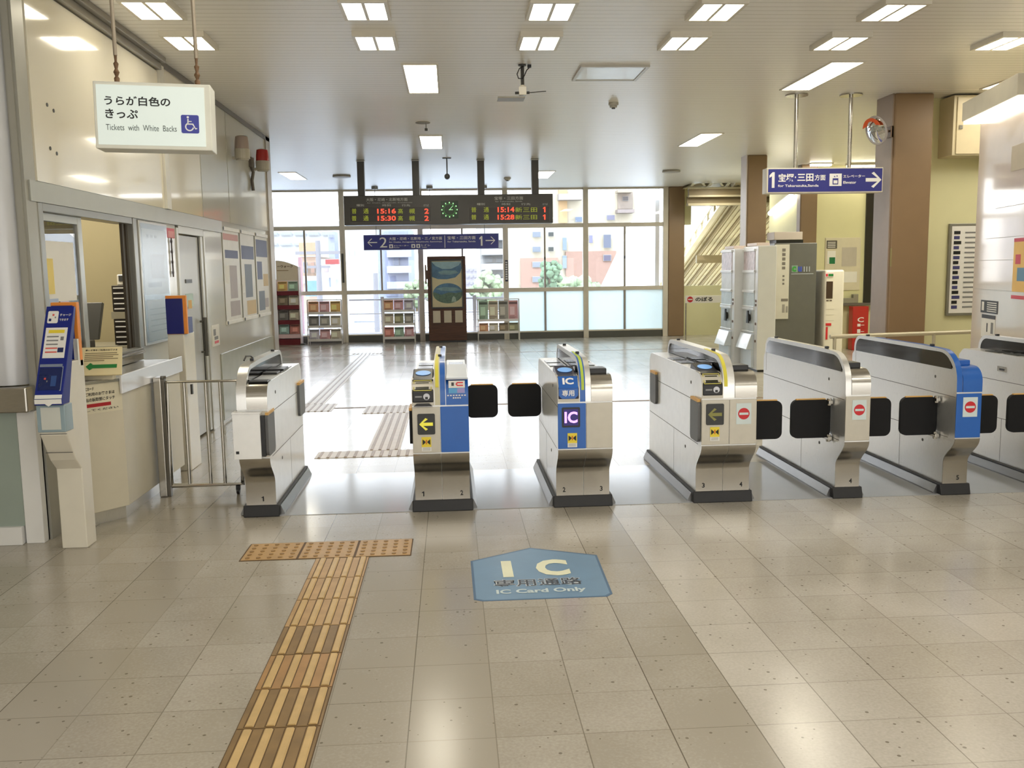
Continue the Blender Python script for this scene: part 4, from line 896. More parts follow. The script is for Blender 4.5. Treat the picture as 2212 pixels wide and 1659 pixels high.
# platform one sign on two rods, to the right
RY = 9.88
a, c = PY(1657, 420, RY), PY(1908, 362, RY); x0, x1, z0, z1 = 3.418, 4.708, 2.352, 2.621
r = thing('platform_sign', 'navy hanging sign for platform 1 with lift symbol and right arrow', 'sign', (4.06, RY+0.05, z0))
b = MB(); b.box(x0, x1, RY, RY+0.14, z0, z1); obj('housing', b, CREAMW, r, 0.006)
b = MB(); b.box(x0+0.018, x1-0.012, RY-0.004, RY+0.001, z0+0.015, z1-0.012); fcp = obj('face', b, NAVY, r)
for x, yy in ((3.755, RY+0.07), (4.355, RY+0.07)):
    b = MB(); b.tube([(x, yy, z1), (x, yy, CZ)], 0.021, 12); b.disc((x, yy, CZ-0.008), 0.12, 'z', 0.016, 20); obj('rod', b, STEEL, r, smooth=True)
def S2(mb, s, px0, py0, px1, py1, bold=0.02, mi=0):
    a = PY(px0, py1, RY); c = PY(px1, py0, RY); text(mb, s, (a.x, RY-0.004, a.z), XR, ZU, c.x-a.x, c.z-a.z, bold, mi, 0.002)
b = MB(); S2(b, '1', 1661, 372, 1675, 406, 0.04); S2(b, '宝塚', 1681, 375, 1715, 393, 0.03); S2(b, '・', 1716.5, 381, 1719, 385, 0.02); S2(b, '三田', 1722, 375, 1757, 392, 0.03); S2(b, '方面', 1759, 377, 1783, 390, 0.02); S2(b, 'for Takarazuka,Sanda', 1680, 398, 1768, 405, 0.02)
S2(b, 'エレベーター', 1821, 377, 1868, 384, 0.02); S2(b, 'Elevator', 1821, 391, 1849, 397, 0.02)
p = PY(1791, 402, RY); q = PY(1818, 375, RY); b.rect((p.x, RY-0.0055, p.z), XR, ZU, q.x-p.x, q.z-p.z, 0.001, 0); wq, hq = q.x-p.x, q.z-p.z
b.rect((p.x+wq*0.26, RY-0.0068, p.z+hq*0.12), XR, ZU, wq*0.46, hq*0.5, 0.001, 1); b.rect((p.x+wq*0.33, RY-0.0078, p.z+hq*0.20), XR, ZU, wq*0.32, hq*0.26, 0.001, 0)
b.slab((p.x+wq*0.34, RY-0.0068, p.z+hq*0.72), XR, ZU, 0.001, [(0, 0), (wq*0.14, 0), (wq*0.07, hq*0.12)], 1); b.slab((p.x+wq*0.54, RY-0.0068, p.z+hq*0.72), XR, ZU, 0.001, [(0, hq*0.12), (wq*0.07, 0), (wq*0.14, hq*0.12)], 1)
p = PY(1869, 406, RY); q = PY(1904, 371, RY); arrow(b, (p.x, RY-0.004, p.z), XR, ZU, q.x-p.x, q.z-p.z, 1, 0, thick=0.22)
obj('lettering', b, [LETW, NAVY], fcp)
# lit ticket sign on the left, hung by two turnbuckle rods
r = thing('hanging_sign', 'white lit box sign with wheelchair symbol hung at upper left', 'sign', (-1.45, 4.75, 2.2))
Msg = Matrix.Translation((-1.708, 4.70, 2.195)) @ Matrix.Rotation(math.radians(6.5), 4, 'Z') @ Matrix.Rotation(math.radians(0.9), 4, 'Y')
w_, h_, d_ = 0.545, 0.318, 0.165
b = MB(); b.box(0, w_, 0, d_, 0, h_); b.xform(Msg); obj('housing', b, pm('sign_box_ivory', (232, 231, 218), 0.35), r, 0.004)
b = MB(); b.box(0.014, w_-0.03, -0.003, 0.002, 0.018, h_-0.016); b.xform(Msg); fc = obj('face', b, pm('sign_face_lit', (212, 222, 216), 0.25, 0, 0.01, emit=0.30), r)
b = MB()
for s, fx, fz, fw, fh in (('うらが白色の', 0.050, 0.205, 0.305, 0.045), ('きっぷ', 0.052, 0.143, 0.150, 0.045)): text(b, s, (fx, -0.003, fz), XR, ZU, fw, fh, 0.022, 0)
text(b, 'Tickets  with  White  Backs', (0.052, -0.003, 0.087), XR, ZU, 0.328, 0.028, 0.0, 1); b.xform(Msg); obj('lettering', b, [LETK, pm('letters_grey', (84, 92, 88), 0.5)], fc)
b = MB(); b.slab((0.402, -0.0035, 0.081), XR, ZU, 0.0012, rrect(0, 0.084, 0, 0.088, 0.008), 0)
seg = 20
for a0, a1, rr, cx, cz in ((100, 350, 0.021, 0.441, 0.112),):
    pts = [(cx+rr*math.cos(math.radians(a0+(a1-a0)*k/seg)), cz+rr*math.sin(math.radians(a0+(a1-a0)*k/seg))) for k in range(seg+1)]
    ins = [(cx+(rr-0.006)*math.cos(math.radians(a0+(a1-a0)*k/seg)), cz+(rr-0.006)*math.sin(math.radians(a0+(a1-a0)*k/seg))) for k in range(seg+1)]
    b.slab((0, -0.005, 0), XR, ZU, 0.0008, pts+ins[::-1], 1)
b.disc((0.4345, -0.0054, 0.158), 0.0055, 'y', 0.001, 12, 1); b.slab((0, -0.005, 0), XR, ZU, 0.0008, [(0.431, 0.126), (0.437, 0.126), (0.438, 0.150), (0.432, 0.150)], 1)
b.slab((0, -0.005, 0), XR, ZU, 0.0008, [(0.431, 0.122), (0.455, 0.122), (0.468, 0.100), (0.478, 0.103), (0.476, 0.107), (0.470, 0.106), (0.459, 0.128), (0.431, 0.128)], 1); b.slab((0, -0.005, 0), XR, ZU, 0.0008, [(0.436, 0.136), (0.452, 0.136), (0.452, 0.140), (0.436, 0.140)], 1)
b.xform(Msg); obj('wheelchair_symbol', b, [pm('symbol_blue', (66, 72, 168), 0.4), LETW], fc)
RUST = pm('rusty_steel', (120, 92, 66), 0.5, 0.3, 0.2, 40)
for fx in (0.095, 0.475):
    p = Msg @ Vector((fx, d_/2, h_)); b = MB(); b.tube([p+Vector((0, 0, 0.14)), p+Vector((-0.005, 0, CZ-p.z))], 0.010, 10); rod = obj('rod', b, pm('rod_grey', (168, 156, 138), 0.4, 0.4), r, smooth=True)
    b = MB(); b.tube([p, p+Vector((0, 0, 0.03)), p+Vector((0, 0, 0.04)), p+Vector((0, 0, 0.06)), p+Vector((0, 0, 0.075)), p+Vector((0, 0, 0.10)), p+Vector((0, 0, 0.11)), p+Vector((0, 0, 0.145))], [0.012, 0.014, 0.007, 0.015, 0.007, 0.013, 0.006, 0.008], 10); obj('turnbuckle', b, RUST, rod, smooth=True)

# traffic mirror, wall cabinet, notice board on the right
r = thing('convex_mirror', 'orange-rimmed round convex mirror beside the large brown column', 'mirror', (4.62, 9.80, 2.98))
cm = PY(1893, 282, 9.75); nrm = (Vector((-0.93, -0.26, -0.30))).normalized()
u = nrm.cross(Vector((0, 0, 1))).normalized(); v = u.cross(nrm).normalized()
b = MB(); rings = []; nr_ = 7; R_ = 0.145; sg = 32
for i in range(nr_): 
    q = R_*i/(nr_-1) if i else 0.001; rings += [cm+(u*math.cos(2*math.pi*k/sg)+v*math.sin(2*math.pi*k/sg))*q+nrm*(0.045*(1-(q/R_)**2)) for k in range(sg)]
b.add(rings, [(i*sg+k, i*sg+(k+1) % sg, (i+1)*sg+(k+1) % sg, (i+1)*sg+k) for i in range(nr_-1) for k in range(sg)]); obj('mirror_face', b, pm('mirror_glass', (232, 234, 236), 0.02, 1.0, 0.0), r, smooth=True)
b = MB(); pth = [cm+(u*math.cos(2*math.pi*k/40)+v*math.sin(2*math.pi*k/40))*R_ for k in range(41)]; b.tube(pth, 0.012, 8); obj('rim', b, pm('mirror_rim_grey', (176, 170, 168), 0.4), r, smooth=True)
b = MB(); pts = [(R_*math.cos(math.radians(a)), R_*math.sin(math.radians(a))) for a in range(20, 161, 10)] + [(R_*0.55*math.cos(math.radians(a)), R_*0.62*math.sin(math.radians(a))+0.02) for a in range(150, 29, -10)]
b.slab(cm+nrm*0.05, v.cross(nrm)*1, v, 0.002, pts); obj('visor', b, pm('mirror_orange', (206, 84, 36), 0.4), r)
b = MB(); b.tube([cm-nrm*0.02, cm-nrm*0.08, Vector((4.815, 9.98, cm.z+0.02))], 0.012, 8); b.box(4.785, 4.83, 9.90, 10.02, cm.z-0.05, cm.z+0.07); obj('bracket', b, pm('bracket_brown', (120, 96, 80), 0.4), r)
r = thing('wall_cabinet', 'cream metal control cabinet high on the yellow wall', 'cabinet', (6.0, 10.05, 2.74))
b = MB(); b.box(5.48, 6.55, 9.90, 10.2, 2.74, CZ-0.02); obj('case', b, pm('cabinet_cream', (214, 202, 168), 0.4), r, 0.006)
b = MB(); b.box(5.515, 6.52, 9.885, 9.902, 2.755, CZ-0.04); d = obj('door', b, pm('cabinet_door', (222, 208, 172), 0.4, coat=0.1), r, 0.004)
b = MB(); b.box(5.54, 5.575, 9.872, 9.886, 3.02, 3.06); b.box(5.78, 5.93, 9.878, 9.886, 2.785, 2.815, 1); obj('latch', b, [STEEL, pm('name_plate_bronze', (120, 104, 76), 0.4, 0.4)], d)
r = thing('notice_board', 'narrow framed notice board on the yellow wall beside the booth', 'notice board', (5.8, 10.18, 0.95))
b = MB(); b.box(5.64, 6.34, 10.165, 10.199, 0.98, 2.02); obj('frame', b, pm('board_frame_grey', (150, 148, 138), 0.35, 0.5), r, 0.004)
b = MB(); b.box(5.665, 6.315, 10.16, 10.166, 1.01, 1.99); 
for k in range(16):
    zz = 1.93-k*0.056; b.rect((5.69, 10.158, zz-0.03), XR, ZU, 0.06+0.04*rnd.random(), 0.036, 0.001, 1+(k % 2)); b.rect((5.82, 10.158, zz-0.02), XR, ZU, 0.40, 0.016, 0.001, 3)
obj('notice', b, [PAPER, LETK, pm('notice_blue', (70, 70, 120), 0.5), pm('print_grey', (130, 130, 130), 0.6)], r)
b = MB(); b.box(4.82, 4.835, 9.88, 9.89, 1.55, 1.75); b.box(5.25, 5.262, 9.98, 10.10, 1.72, 1.96); tag(obj('switch_box', b, pm('switch_olive', (150, 142, 100), 0.4)), 'small flat switch box on the side of the large brown column', 'switch')
# handrail between column and booth
r = thing('handrail', 'pale metal handrail behind the last ticket gates', 'handrail', (5.0, 9.3, 0))
b = MB(); b.tube([(3.9, 9.25, 0.84), (6.2, 9.40, 0.86)], 0.022, 12); obj('rail', b, pm('rail_pale', (206, 198, 172), 0.35, 0.3), r, smooth=True)
for x in (3.95, 5.05, 6.15):
    b = MB(); b.tube([(x, 9.25+0.065*(x-3.9), 0), (x, 9.25+0.065*(x-3.9), 0.84)], 0.018, 10); obj('post', b, pm('rail_pale', (206, 198, 172), 0.35, 0.3), r, smooth=True)

# white ticket booth at the right edge
ang = math.radians(13.0); dv = Vector((-math.sin(ang), -math.cos(ang), 0)); nv = Vector((math.cos(ang), -math.sin(ang), 0)); P0 = Vector((4.97, 8.5, 0))
def Q(s, o, z): return P0+dv*s+nv*o+Vector((0, 0, z))
def booth_box(mb, s0, s1, o0, o1, z0, z1, mi=0):
    pts = [Q(s0, o0, 0), Q(s1, o0, 0), Q(s1, o1, 0), Q(s0, o1, 0)]; mb.prism([(p.x, p.y) for p in pts][::-1], 'z', z0, z1, mi)
r = thing('ticket_booth', 'white panelled ticket machine booth at the photo\'s right edge', 'booth', Q(1.2, 0.7, 0))
b = MB(); booth_box(b, 0, 1.35, 0, 1.4, 0, 2.87)
for s0, s1, z in ((0.02, 1.3, 1.595), (0.02, 1.3, 1.33), (0.3, 1.3, 1.79), (0.5, 1.3, 2.05)): booth_box(b, s0, s1, -0.001, 0, z, z+0.004, 1)
obj('wall_panel', b, [pm('booth_white', (226, 214, 202), 0.14, 0, 0.02, coat=0.4), pm('booth_joint', (186, 180, 172), 0.5)], r, 0.01)
b = MB(); booth_box(b, -0.02, 1.35, -0.16, 1.4, 2.89, 3.06); obj('canopy', b, pm('canopy_beige', (214, 206, 184), 0.4), r, 0.004)
b = MB(); booth_box(b, 0.0, 1.35, -0.15, -0.005, 2.862, 2.89); obj('canopy_lamp', b, pm('canopy_lamp_lit', (255, 244, 224), 0.6, 0, 0, emit=2.0), r)
uu = -dv*-1
def booth_sheet(mb, s0, s1, z0, z1, lift=0.003, mi=0): booth_box(mb, s0, s1, -lift, -lift+0.0015, z0, z1, mi)
b = MB(); booth_sheet(b, 0.25, 0.69, 1.12, 1.235); 
for k in range(5): booth_sheet(b, 0.42, 0.66, 1.135+k*0.019, 1.143+k*0.019, 0.0045, 1)
booth_sheet(b, 0.28, 0.34, 1.14, 1.22, 0.0045, 1); booth_sheet(b, 0.29, 0.64, 1.072, 1.105, 0.003, 0)
booth_sheet(b, 0.29, 0.64, 0.90, 1.068, 0.003, 1); booth_sheet(b, 0.43, 0.455, 0.95, 1.03, 0.0045, 0); booth_sheet(b, 0.54, 0.60, 0.94, 1.04, 0.0045, 2)
obj('black_white_stickers', b, [LETK, PAPER, pm('print_grey', (130, 130, 130), 0.6)], r)
b = MB(); booth_sheet(b, 1.0, 1.33, 1.33, 1.77, 0.003, 0); booth_sheet(b, 1.0, 1.33, 1.745, 1.775, 0.0042, 1); booth_sheet(b, 0.99, 1.33, 1.27, 1.30, 0.0042, 1); booth_sheet(b, 1.05, 1.16, 1.56, 1.64, 0.0042, 1); booth_sheet(b, 1.10, 1.26, 1.42, 1.53, 0.0042, 2)
obj('poster', b, [pm('poster_yellow', (244, 196, 92), 0.5), pm('poster_red', (214, 60, 76), 0.5), pm('poster_blue', (90, 140, 170), 0.5)], r)
b = MB(); booth_sheet(b, 0.84, 1.2, 2.34, 2.55, 0.004, 0); obj('grille', b, pm('grille_beige', (206, 196, 178), 0.5), r)

# ================================================================== TICKET OFFICE SIDE
# counter under the service window
r = thing('counter', 'cream ticket office counter with chamfered front and steel edge plate', 'counter', (-2.28, 6.5, 0))
b = MB(); b.prism([(LX+0.001, 5.70), (-2.36, 5.74), (-2.135, 6.03), (-2.135, 7.30), (LX+0.001, 7.30)], 'z', 0.085, 0.905); obj('body', b, CREAM, r, 0.004)
b = MB(); b.prism([(LX+0.002, 5.75), (-2.375, 5.78), (-2.165, 6.05), (-2.165, 7.28), (LX+0.002, 7.28)], 'z', 0.0, 0.085); obj('kick_plate', b, STEELV, r)
b = MB(); b.prism([(LX+0.001, 5.69), (-2.365, 5.73), (-2.13, 6.02), (-2.13, 7.31), (LX+0.001, 7.31)], 'z', 0.905, 0.925); obj('top', b, pm('counter_top_steel', (186, 186, 182), 0.2, 0.8), r, 0.003)
b = MB(); b.box(-2.136, -2.120, 6.00, 7.34, 0.825, 0.945); obj('edge_plate', b, pm('white_steel_plate', (230, 230, 232), 0.25, 0.3, 0.02, coat=0.2), r, 0.003)
fu = Vector((0.225, 0.29, 0)).normalized(); fo = Vector((-2.36, 5.74, 0))
b = MB(); o = fo+fu*0.115
b.rect(o+Vector((0, 0, 0.72))-fu*0.02, fu, ZU, 0.27, 0.185, 0.0012, 0)
for k, (s, z, h, wd, mi) in enumerate((('ICカード', 0.866, 0.022, 0.06, 1), ('ご利用のお客さまは', 0.832, 0.022, 0.20, 1), ('右の読取部にタッチ', 0.796, 0.024, 0.20, 1), ('してください', 0.735, 0.014, 0.22, 1))): text(b, s, o+Vector((0, 0, z)), fu, ZU, wd, h, 0.02, mi, 0.003)
b.rect(o+Vector((0, 0, 0.760)), fu, ZU, 0.17, 0.022, 0.003, 2); obj('front_notice', b, [pm('notice_cream', (226, 218, 192), 0.5), LETK, pm('notice_dark_red', (176, 36, 44), 0.5)], r)
# tilted information board on the counter
r = thing('information_board', 'tilted cream notice with green arrow on the ticket counter', 'notice', (-2.2, 5.98, 0.925))
tu = Vector((1, 0.12, 0)).normalized(); tv = Vector((0, 0.10, 0.17)).normalized(); to = Vector((-2.335, 5.875, 0.955))
b = MB(); b.slab(to, tu, tv, 0.012, [(0, 0), (0.255, 0), (0.235, 0.195), (-0.005, 0.195)]); bd = obj('board', b, pm('board_cream', (232, 218, 172), 0.45), r)
b = MB(); b.box(-2.33, -2.15, 5.93, 5.99, 0.926, 0.975); obj('stand', b, CREAM, r)
b = MB(); nn = tu.cross(tv)*0.0125; arrow(b, to+nn+tu*0.035+tv*0.035, tu, tv, 0.185, 0.05, -1, 0, thick=0.5)
text(b, '車いす等をご利用のお客さま', to+nn+tu*0.02+tv*0.168, tu, tv, 0.19, 0.012, 0.02, 1)
for k, f in enumerate((0.19, 0.2, 0.17, 0.2, 0.12)): b.rect(to+nn+tu*0.02+tv*(0.150-k*0.013), tu, tv, f, 0.005, 0.001, 2)
obj('printing', b, [GREEN, LETK, pm('print_brown', (132, 120, 92), 0.6)], bd)
b = MB(); b.disc((-2.325, 5.85, 0.94), 0.012, 'z', 0.03, 12); b.disc((-2.325, 5.85, 0.962), 0.006, 'z', 0.016, 10); tag(obj('hand_stamp', b, DGREY), 'small dark hand stamp at the corner of the counter', 'stamp')
# steel cash tray edge
b = MB(); b.tube([(-2.40, 6.3, 0.995), (-2.40, 7.3, 0.995)], 0.016, 10); b.box(-2.45, -2.40, 6.3, 7.3, 0.93, 0.985); tag(obj('window_ledge', b, STEEL, smooth=True), 'polished steel ledge below the service window', 'ledge')

# the two blue and orange card readers
def card_machine(name, label, x0, x1, y, back):
    r = thing(name, label, 'card reader', ((x0+x1)/2, y+0.1, 0))
    prof = [(y+0.17, 0), (y+0.31, 0), (y+0.31, 1.10), (y+0.10, 1.10), (y, 0.905), (y, 0.70), (y+0.10, 0.54), (y+0.17, 0.475)]
    if back: prof = [(y, 0), (y+0.30, 0), (y+0.30, 1.11), (y, 1.11)]
    b = MB(); b.prism(prof, 'x', x0, x1); obj('body', b, CREAMW, r, 0.006)
    return r
xa, xb = -2.300, -2.155
r = card_machine('card_reader_stand', 'cream card reader stand with slanted blue panel at photo left', xa, xb, 5.20, False)
b = MB(); b.box(xa+0.0, xb-0.0, 5.46, 5.50, 1.06, 1.43); b.box(xa+0.004, xb-0.02, 5.453, 5.46, 1.06, 1.412, 1); obj('back_panel', b, [ORANGE, DEEPB], r, 0.003)
sv = Vector((0, 0.25, 0.50)).normalized(); so = Vector((xa, 5.168, 0.91)); sn = XR.cross(sv)
hd = MB(); hd.prism([(5.165, 0.875), (5.168, 0.91), (5.418, 1.41), (5.44, 1.40), (5.30, 1.0), (5.26, 0.875)], 'x', xa-0.004, xb+0.004); head = obj('slanted_panel', hd, DEEPB, r, 0.003)
LS = 0.559
def face(mb, f0, g0, f1, g1, mi, lift=0.0015): mb.rect(so+XR*((xb-xa)*f0)+sv*(LS*g0)+sn*lift, XR, sv, (xb-xa)*(f1-f0), LS*(g1-g0), 0.0012, mi)
b = MB(); face(b, 0.08, 0.43, 0.90, 0.76, 0); face(b, 0.20, 0.70, 0.80, 0.735, 1, 0.003)
for k in range(5): face(b, 0.16, 0.655-k*0.042, 0.60, 0.668-k*0.042, 2 if k < 3 else 4, 0.003)
face(b, 0.68, 0.62, 0.80, 0.66, 2, 0.003); face(b, 0.62, 0.49, 0.84, 0.54, 3, 0.003)
for g in (0.81, 0.12):
    b.slab(so+XR*0.012+sv*(LS*g)+sn*0.0015, XR, sv, 0.0012, rrect(0, 0.058, 0, 0.075, 0.008), 0)
    b.slab(so+XR*0.02+sv*(LS*g+0.012)+sn*0.003, XR, sv, 0.001, rrect(0, 0.014, 0, 0.016, 0.004), 3); face(b, 0.26, (LS*g+0.045)/LS, 0.33, (LS*g+0.056)/LS, 4, 0.003); face(b, 0.36, (LS*g+0.03)/LS, 0.40, (LS*g+0.04)/LS, 2, 0.003)
text(b, 'チャージ', so+XR*0.078+sv*(LS*0.885)+sn*0.0015, XR, sv, 0.062, 0.016, 0.02, 0); text(b, 'できます', so+XR*0.078+sv*(LS*0.835)+sn*0.0015, XR, sv, 0.05, 0.014, 0.02, 0)
face(b, 0.04, 0.335, 0.88, 0.365, 6); face(b, 0.06, 0.09, 0.90, 0.325, 7); face(b, 0.52, 0.13, 0.72, 0.24, 5, 0.003); face(b, 0.88, 0.08, 0.93, 0.34, 6)
b.rect((xa, 5.1635, 0.882), XR, ZU, xb-xa, 0.026, 0.001, 0); face(b, 0.0, 0.0, 1.0, 0.04, 0); b.slab((xa+0.052, 5.163, 0.868), XR, ZU, 0.001, [(0, 0.016), (0.022, 0), (0.046, 0.016)], 0)
obj('panel_printing', b, [PAPER, YEL, pm('print_grey', (130, 130, 130), 0.6), pm('print_navy', (30, 40, 90), 0.5), pm('print_red', (220, 90, 80), 0.5), pm('pad_blue', (50, 80, 140), 0.3), pm('pad_grey', (130, 140, 160), 0.3), pm('pad_navy', (20, 36, 92), 0.25)], head)
b = MB(); b.box(xa-0.004, xb+0.004, 5.185, 5.29, 0.72, 0.872); obj('leaflet_holder', b, pm('acrylic_blue_grey', (150, 170, 178), 0.2, 0, 0.03, coat=0.3), r, 0.004)
b = MB(); b.rect((xa+0.02, 5.1835, 0.735), XR, ZU, 0.105, 0.125, 0.001, 0); obj('holder_leaflet', b, pm('holder_sheet', (206, 208, 200), 0.4), r)
b = MB(); b.box(xa-0.001, xb+0.001, 5.198, 5.201, 0.706, 0.709); b.box(xa-0.001, xb+0.001, 5.255, 5.26, 0.59, 0.593); obj('joint_line', b, DGREY, r)
b = MB(); b.box(xb-0.0005, xb+0.0015, 5.43, 5.452, 1.07, 1.22); b.box(xb-0.03, xb-0.002, 5.4515, 5.453, 1.08, 1.22, 0); obj('side_notice', b, PAPER, r)
r = card_machine('card_reader_stand', 'cream card reader stand seen from behind beyond the fence gate', -2.258, -2.13, 7.46, True)
b = MB(); b.box(-2.258, -2.098, 7.46, 7.49, 1.11, 1.415); b.box(-2.257, -2.125, 7.452, 7.46, 1.112, 1.392, 1); b.box(-2.14, -2.10, 7.49, 7.62, 1.112, 1.24, 1); obj('back_panel', b, [ORANGE, pm('panel_navy', (14, 24, 112), 0.3)], r, 0.003)
b = MB(); b.box(-2.115, -2.10, 7.50, 7.53, 0.62, 0.70); obj('side_lock', b, DGREY, r)

# tubular fence gate
r = thing('fence_gate', 'low tubular steel fence gate between counter and first ticket gate', 'gate', (-1.8, 6.6, 0))
b = MB(); b.box(-2.114, -2.06, 6.58, 6.70, 0, 0.86); obj('post', b, STEEL, r, 0.006)
b = MB(); b.box(-2.06, -2.035, 6.585, 6.63, 0.0, 0.85); b.disc((-2.045, 6.60, 0.86), 0.02, 'z', 0.02, 10); obj('hinge_post', b, pm('hinge_dark_steel', (110, 106, 98), 0.3, 0.8), r, 0.003)
b = MB(); b.tube([(-2.03, 6.605, 0.075), (-2.03, 6.605, 0.825), (-1.53, 6.605, 0.825), (-1.53, 6.605, 0.075), (-2.03, 6.605, 0.075)], 0.017, 10); obj('frame', b, CHROME, r, smooth=True)
for x in (-1.905, -1.755, -1.655):
    b = MB(); b.tube([(x, 6.605, 0.075), (x, 6.605, 0.825)], 0.012, 10); obj('upright', b, CHROME, r, smooth=True)
b = MB(); b.disc((-1.565, 6.605, 0.026), 0.026, 'x', 0.02, 16); b.box(-1.58, -1.55, 6.59, 6.62, 0.03, 0.065); obj('caster', b, BLACK, r, 0.003)

# office things seen through the service window
for k, (lab, z0, n) in enumerate((('upper black drawer unit with pale label strips in the office', 1.262, 5), ('lower black drawer unit with pale label strips in the office', 0.965, 5))):
    r = thing('drawer_unit', lab, 'drawer unit', (-2.9, 8.55, z0), 'black drawer units in the office')
    q0 = PY(247, 700, 8.4); xL = -3.01; xR_ = -2.80; hh = 0.046
    b = MB(); b.box(xL, xR_, 8.42, 8.75, z0, z0+n*hh); obj('case', b, pm('drawer_black', (42, 36, 30), 0.4), r, 0.004)
    for j in range(n):
        b = MB(); b.box(xL+0.01, xR_-0.01, 8.405, 8.42, z0+j*hh+0.004, z0+(j+1)*hh-0.004); b.box(xL+0.02, xR_-0.09, 8.401, 8.405, z0+j*hh+0.02, z0+j*hh+0.029, 1); obj('drawer', b, [pm('drawer_black', (42, 36, 30), 0.4), PAPER], r)
b = MB(); b.box(-3.02, -2.79, 8.40, 8.76, 1.197, 1.26); tag(obj('spacer_box', b, pm('office_cabinet_grey', (150, 144, 124), 0.5)), 'grey box between the two black drawer units', 'box')
b = MB(); b.box(-3.4, -2.72, 8.38, 8.9, 0.0, 0.96); tag(obj('office_cabinet', b, pm('office_cabinet_grey', (150, 144, 124), 0.5), bevel=0.005), 'low grey office cabinet under the drawer units', 'cabinet')
r = thing('card_terminal', 'small pale device with dark screen on top of the drawer units', 'device', (-2.92, 8.5, 1.494)); b = MB(); b.box(-2.97, -2.86, 8.45, 8.55, 1.494, 1.59); obj('body', b, CREAMW, r, 0.01); b = MB(); b.box(-2.95, -2.88, 8.442, 8.45, 1.53, 1.58); obj('screen', b, DGREY, r)
r = thing('monitor', 'dark computer monitor on the desk behind the service window', 'monitor', (-3.0, 7.6, 0.95))
b = MB(); b.prism([(7.42, 1.08), (7.46, 1.08), (7.60, 1.36), (7.56, 1.37)], 'x', -3.16, -2.78); obj('screen', b, pm('monitor_dark', (60, 58, 50), 0.4), r, 0.005); b = MB(); b.box(-3.02, -2.92, 7.48, 7.55, 0.97, 1.2); b.box(-3.12, -2.82, 7.40, 7.62, 0.95, 0.97); obj('stand', b, DGREY, r)
b = MB(); b.box(-4.2, LX-0.14, 6.3, 7.9, 0.90, 0.95); b.box(-4.2, LX-0.2, 6.35, 7.85, 0, 0.90); tag(obj('office_desk', b, pm('desk_olive', (104, 96, 76), 0.5), bevel=0.004), 'olive office desk behind the service window', 'desk')
b = MB(); b.box(-2.95, -2.66, 6.9, 7.2, 0.95, 1.04); b.box(-2.90, -2.7, 6.95, 7.15, 1.04, 1.10); tag(obj('ticket_printer', b, pm('printer_dark', (58, 54, 46), 0.5), bevel=0.01), 'dark ticket printer on the office desk', 'printer')
# papers on the sliding pane
def pane_sheet(name, lab, cat, y0, y1, z0, z1, mat, extra=None, off=0.0):
    b = MB(); b.box(LX-0.0425+off, LX-0.0405+off, y0, y1, z0, z1)
    if extra: extra(b)
    mats = mat if isinstance(mat, list) else [mat]
    tag(obj(name, b, mats), lab, cat)
pane_sheet('notice_sheet', 'large blank white sheet behind the sliding pane', 'notice', 5.86, 6.33, 1.42, 1.80, PAPER)
def ex(b):
    for k in range(5): b.box(LX-0.0392, LX-0.0388, 5.86, 5.97, 1.50+k*0.035, 1.515+k*0.035, 1)
pane_sheet('poster', 'small yellow poster at left edge of the sliding pane', 'poster', 5.835, 5.99, 1.47, 1.69, [pm('poster_pale_yellow', (240, 216, 120), 0.5), ORANGE], ex, 0.003)
def ex2(b):
    b.box(LX-0.0392, LX-0.0388, 5.85, 6.0, 1.19, 1.28, 1); b.box(LX-0.0392, LX-0.0388, 5.86, 5.98, 1.36, 1.40, 2)
pane_sheet('poster', 'pale blue picture poster low on the sliding pane', 'poster', 5.84, 6.03, 1.17, 1.44, [pm('poster_sky', (180, 196, 226), 0.5), pm('poster_navy', (40, 70, 130), 0.5), PAPER], ex2, 0.003)
def ex3(b):
    for k in range(6): b.box(LX-0.0392, LX-0.0388, 6.07, 6.15, 1.26+k*0.02, 1.268+k*0.02, 1)
pane_sheet('notice_sheet', 'small lilac sheet beside the blue poster on the pane', 'notice', 6.06, 6.19, 1.24, 1.42, [pm('sheet_lilac', (222, 212, 230), 0.5), pm('print_grey', (130, 130, 130), 0.6)], ex3, 0.003)

# reflective notice case, red tag and door papers
r = thing('notice_case', 'glossy white notice case with pinned sheets beside the staff door', 'notice board', (LX+0.02, 7.82, 1.02))
b = MB(); b.box(LX+0.001, LX+0.022, 7.47, 8.18, 1.02, 2.01); obj('case', b, pm('case_silver', (206, 204, 198), 0.18, 0.5), r, 0.004)
b = MB(); b.box(LX+0.0235, LX+0.025, 7.52, 8.14, 1.42, 1.95, 0); b.box(LX+0.0235, LX+0.025, 7.54, 8.12, 1.05, 1.38, 0)
for k in range(3): b.box(LX+0.025, LX+0.0262, 7.62+0.1*k, 7.68+0.1*k, 1.88, 1.905, 1)
b.box(LX+0.025, LX+0.0262, 7.70, 8.05, 1.55, 1.75, 2); b.box(LX+0.025, LX+0.0262, 7.60, 7.95, 1.48, 1.52, 1)
for k in range(5): b.box(LX+0.025, LX+0.0262, 7.60, 8.06, 1.12+k*0.045, 1.128+k*0.045, 1)
obj('sheets', b, [PAPER, pm('pale_print', (190, 188, 186), 0.6), pm('sheet_beige', (216, 206, 196), 0.5)], r)
b = MB(); b.box(LX+0.027, LX+0.030, 7.49, 8.16, 1.04, 1.99); obj('cover', b, CLEARP, r)
r = thing('hanging_tag', 'red paper tag with a hanging chain beside the staff door', 'tag', (LX+0.01, 8.36, 1.55))
b = MB(); b.box(LX, LX+0.006, 8.24, 8.46, 1.90, 1.985); b.box(LX+0.006, LX+0.007, 8.26, 8.44, 1.905, 1.96, 1); obj('paper', b, [RED, pm('tag_pink', (226, 150, 150), 0.5)], r)
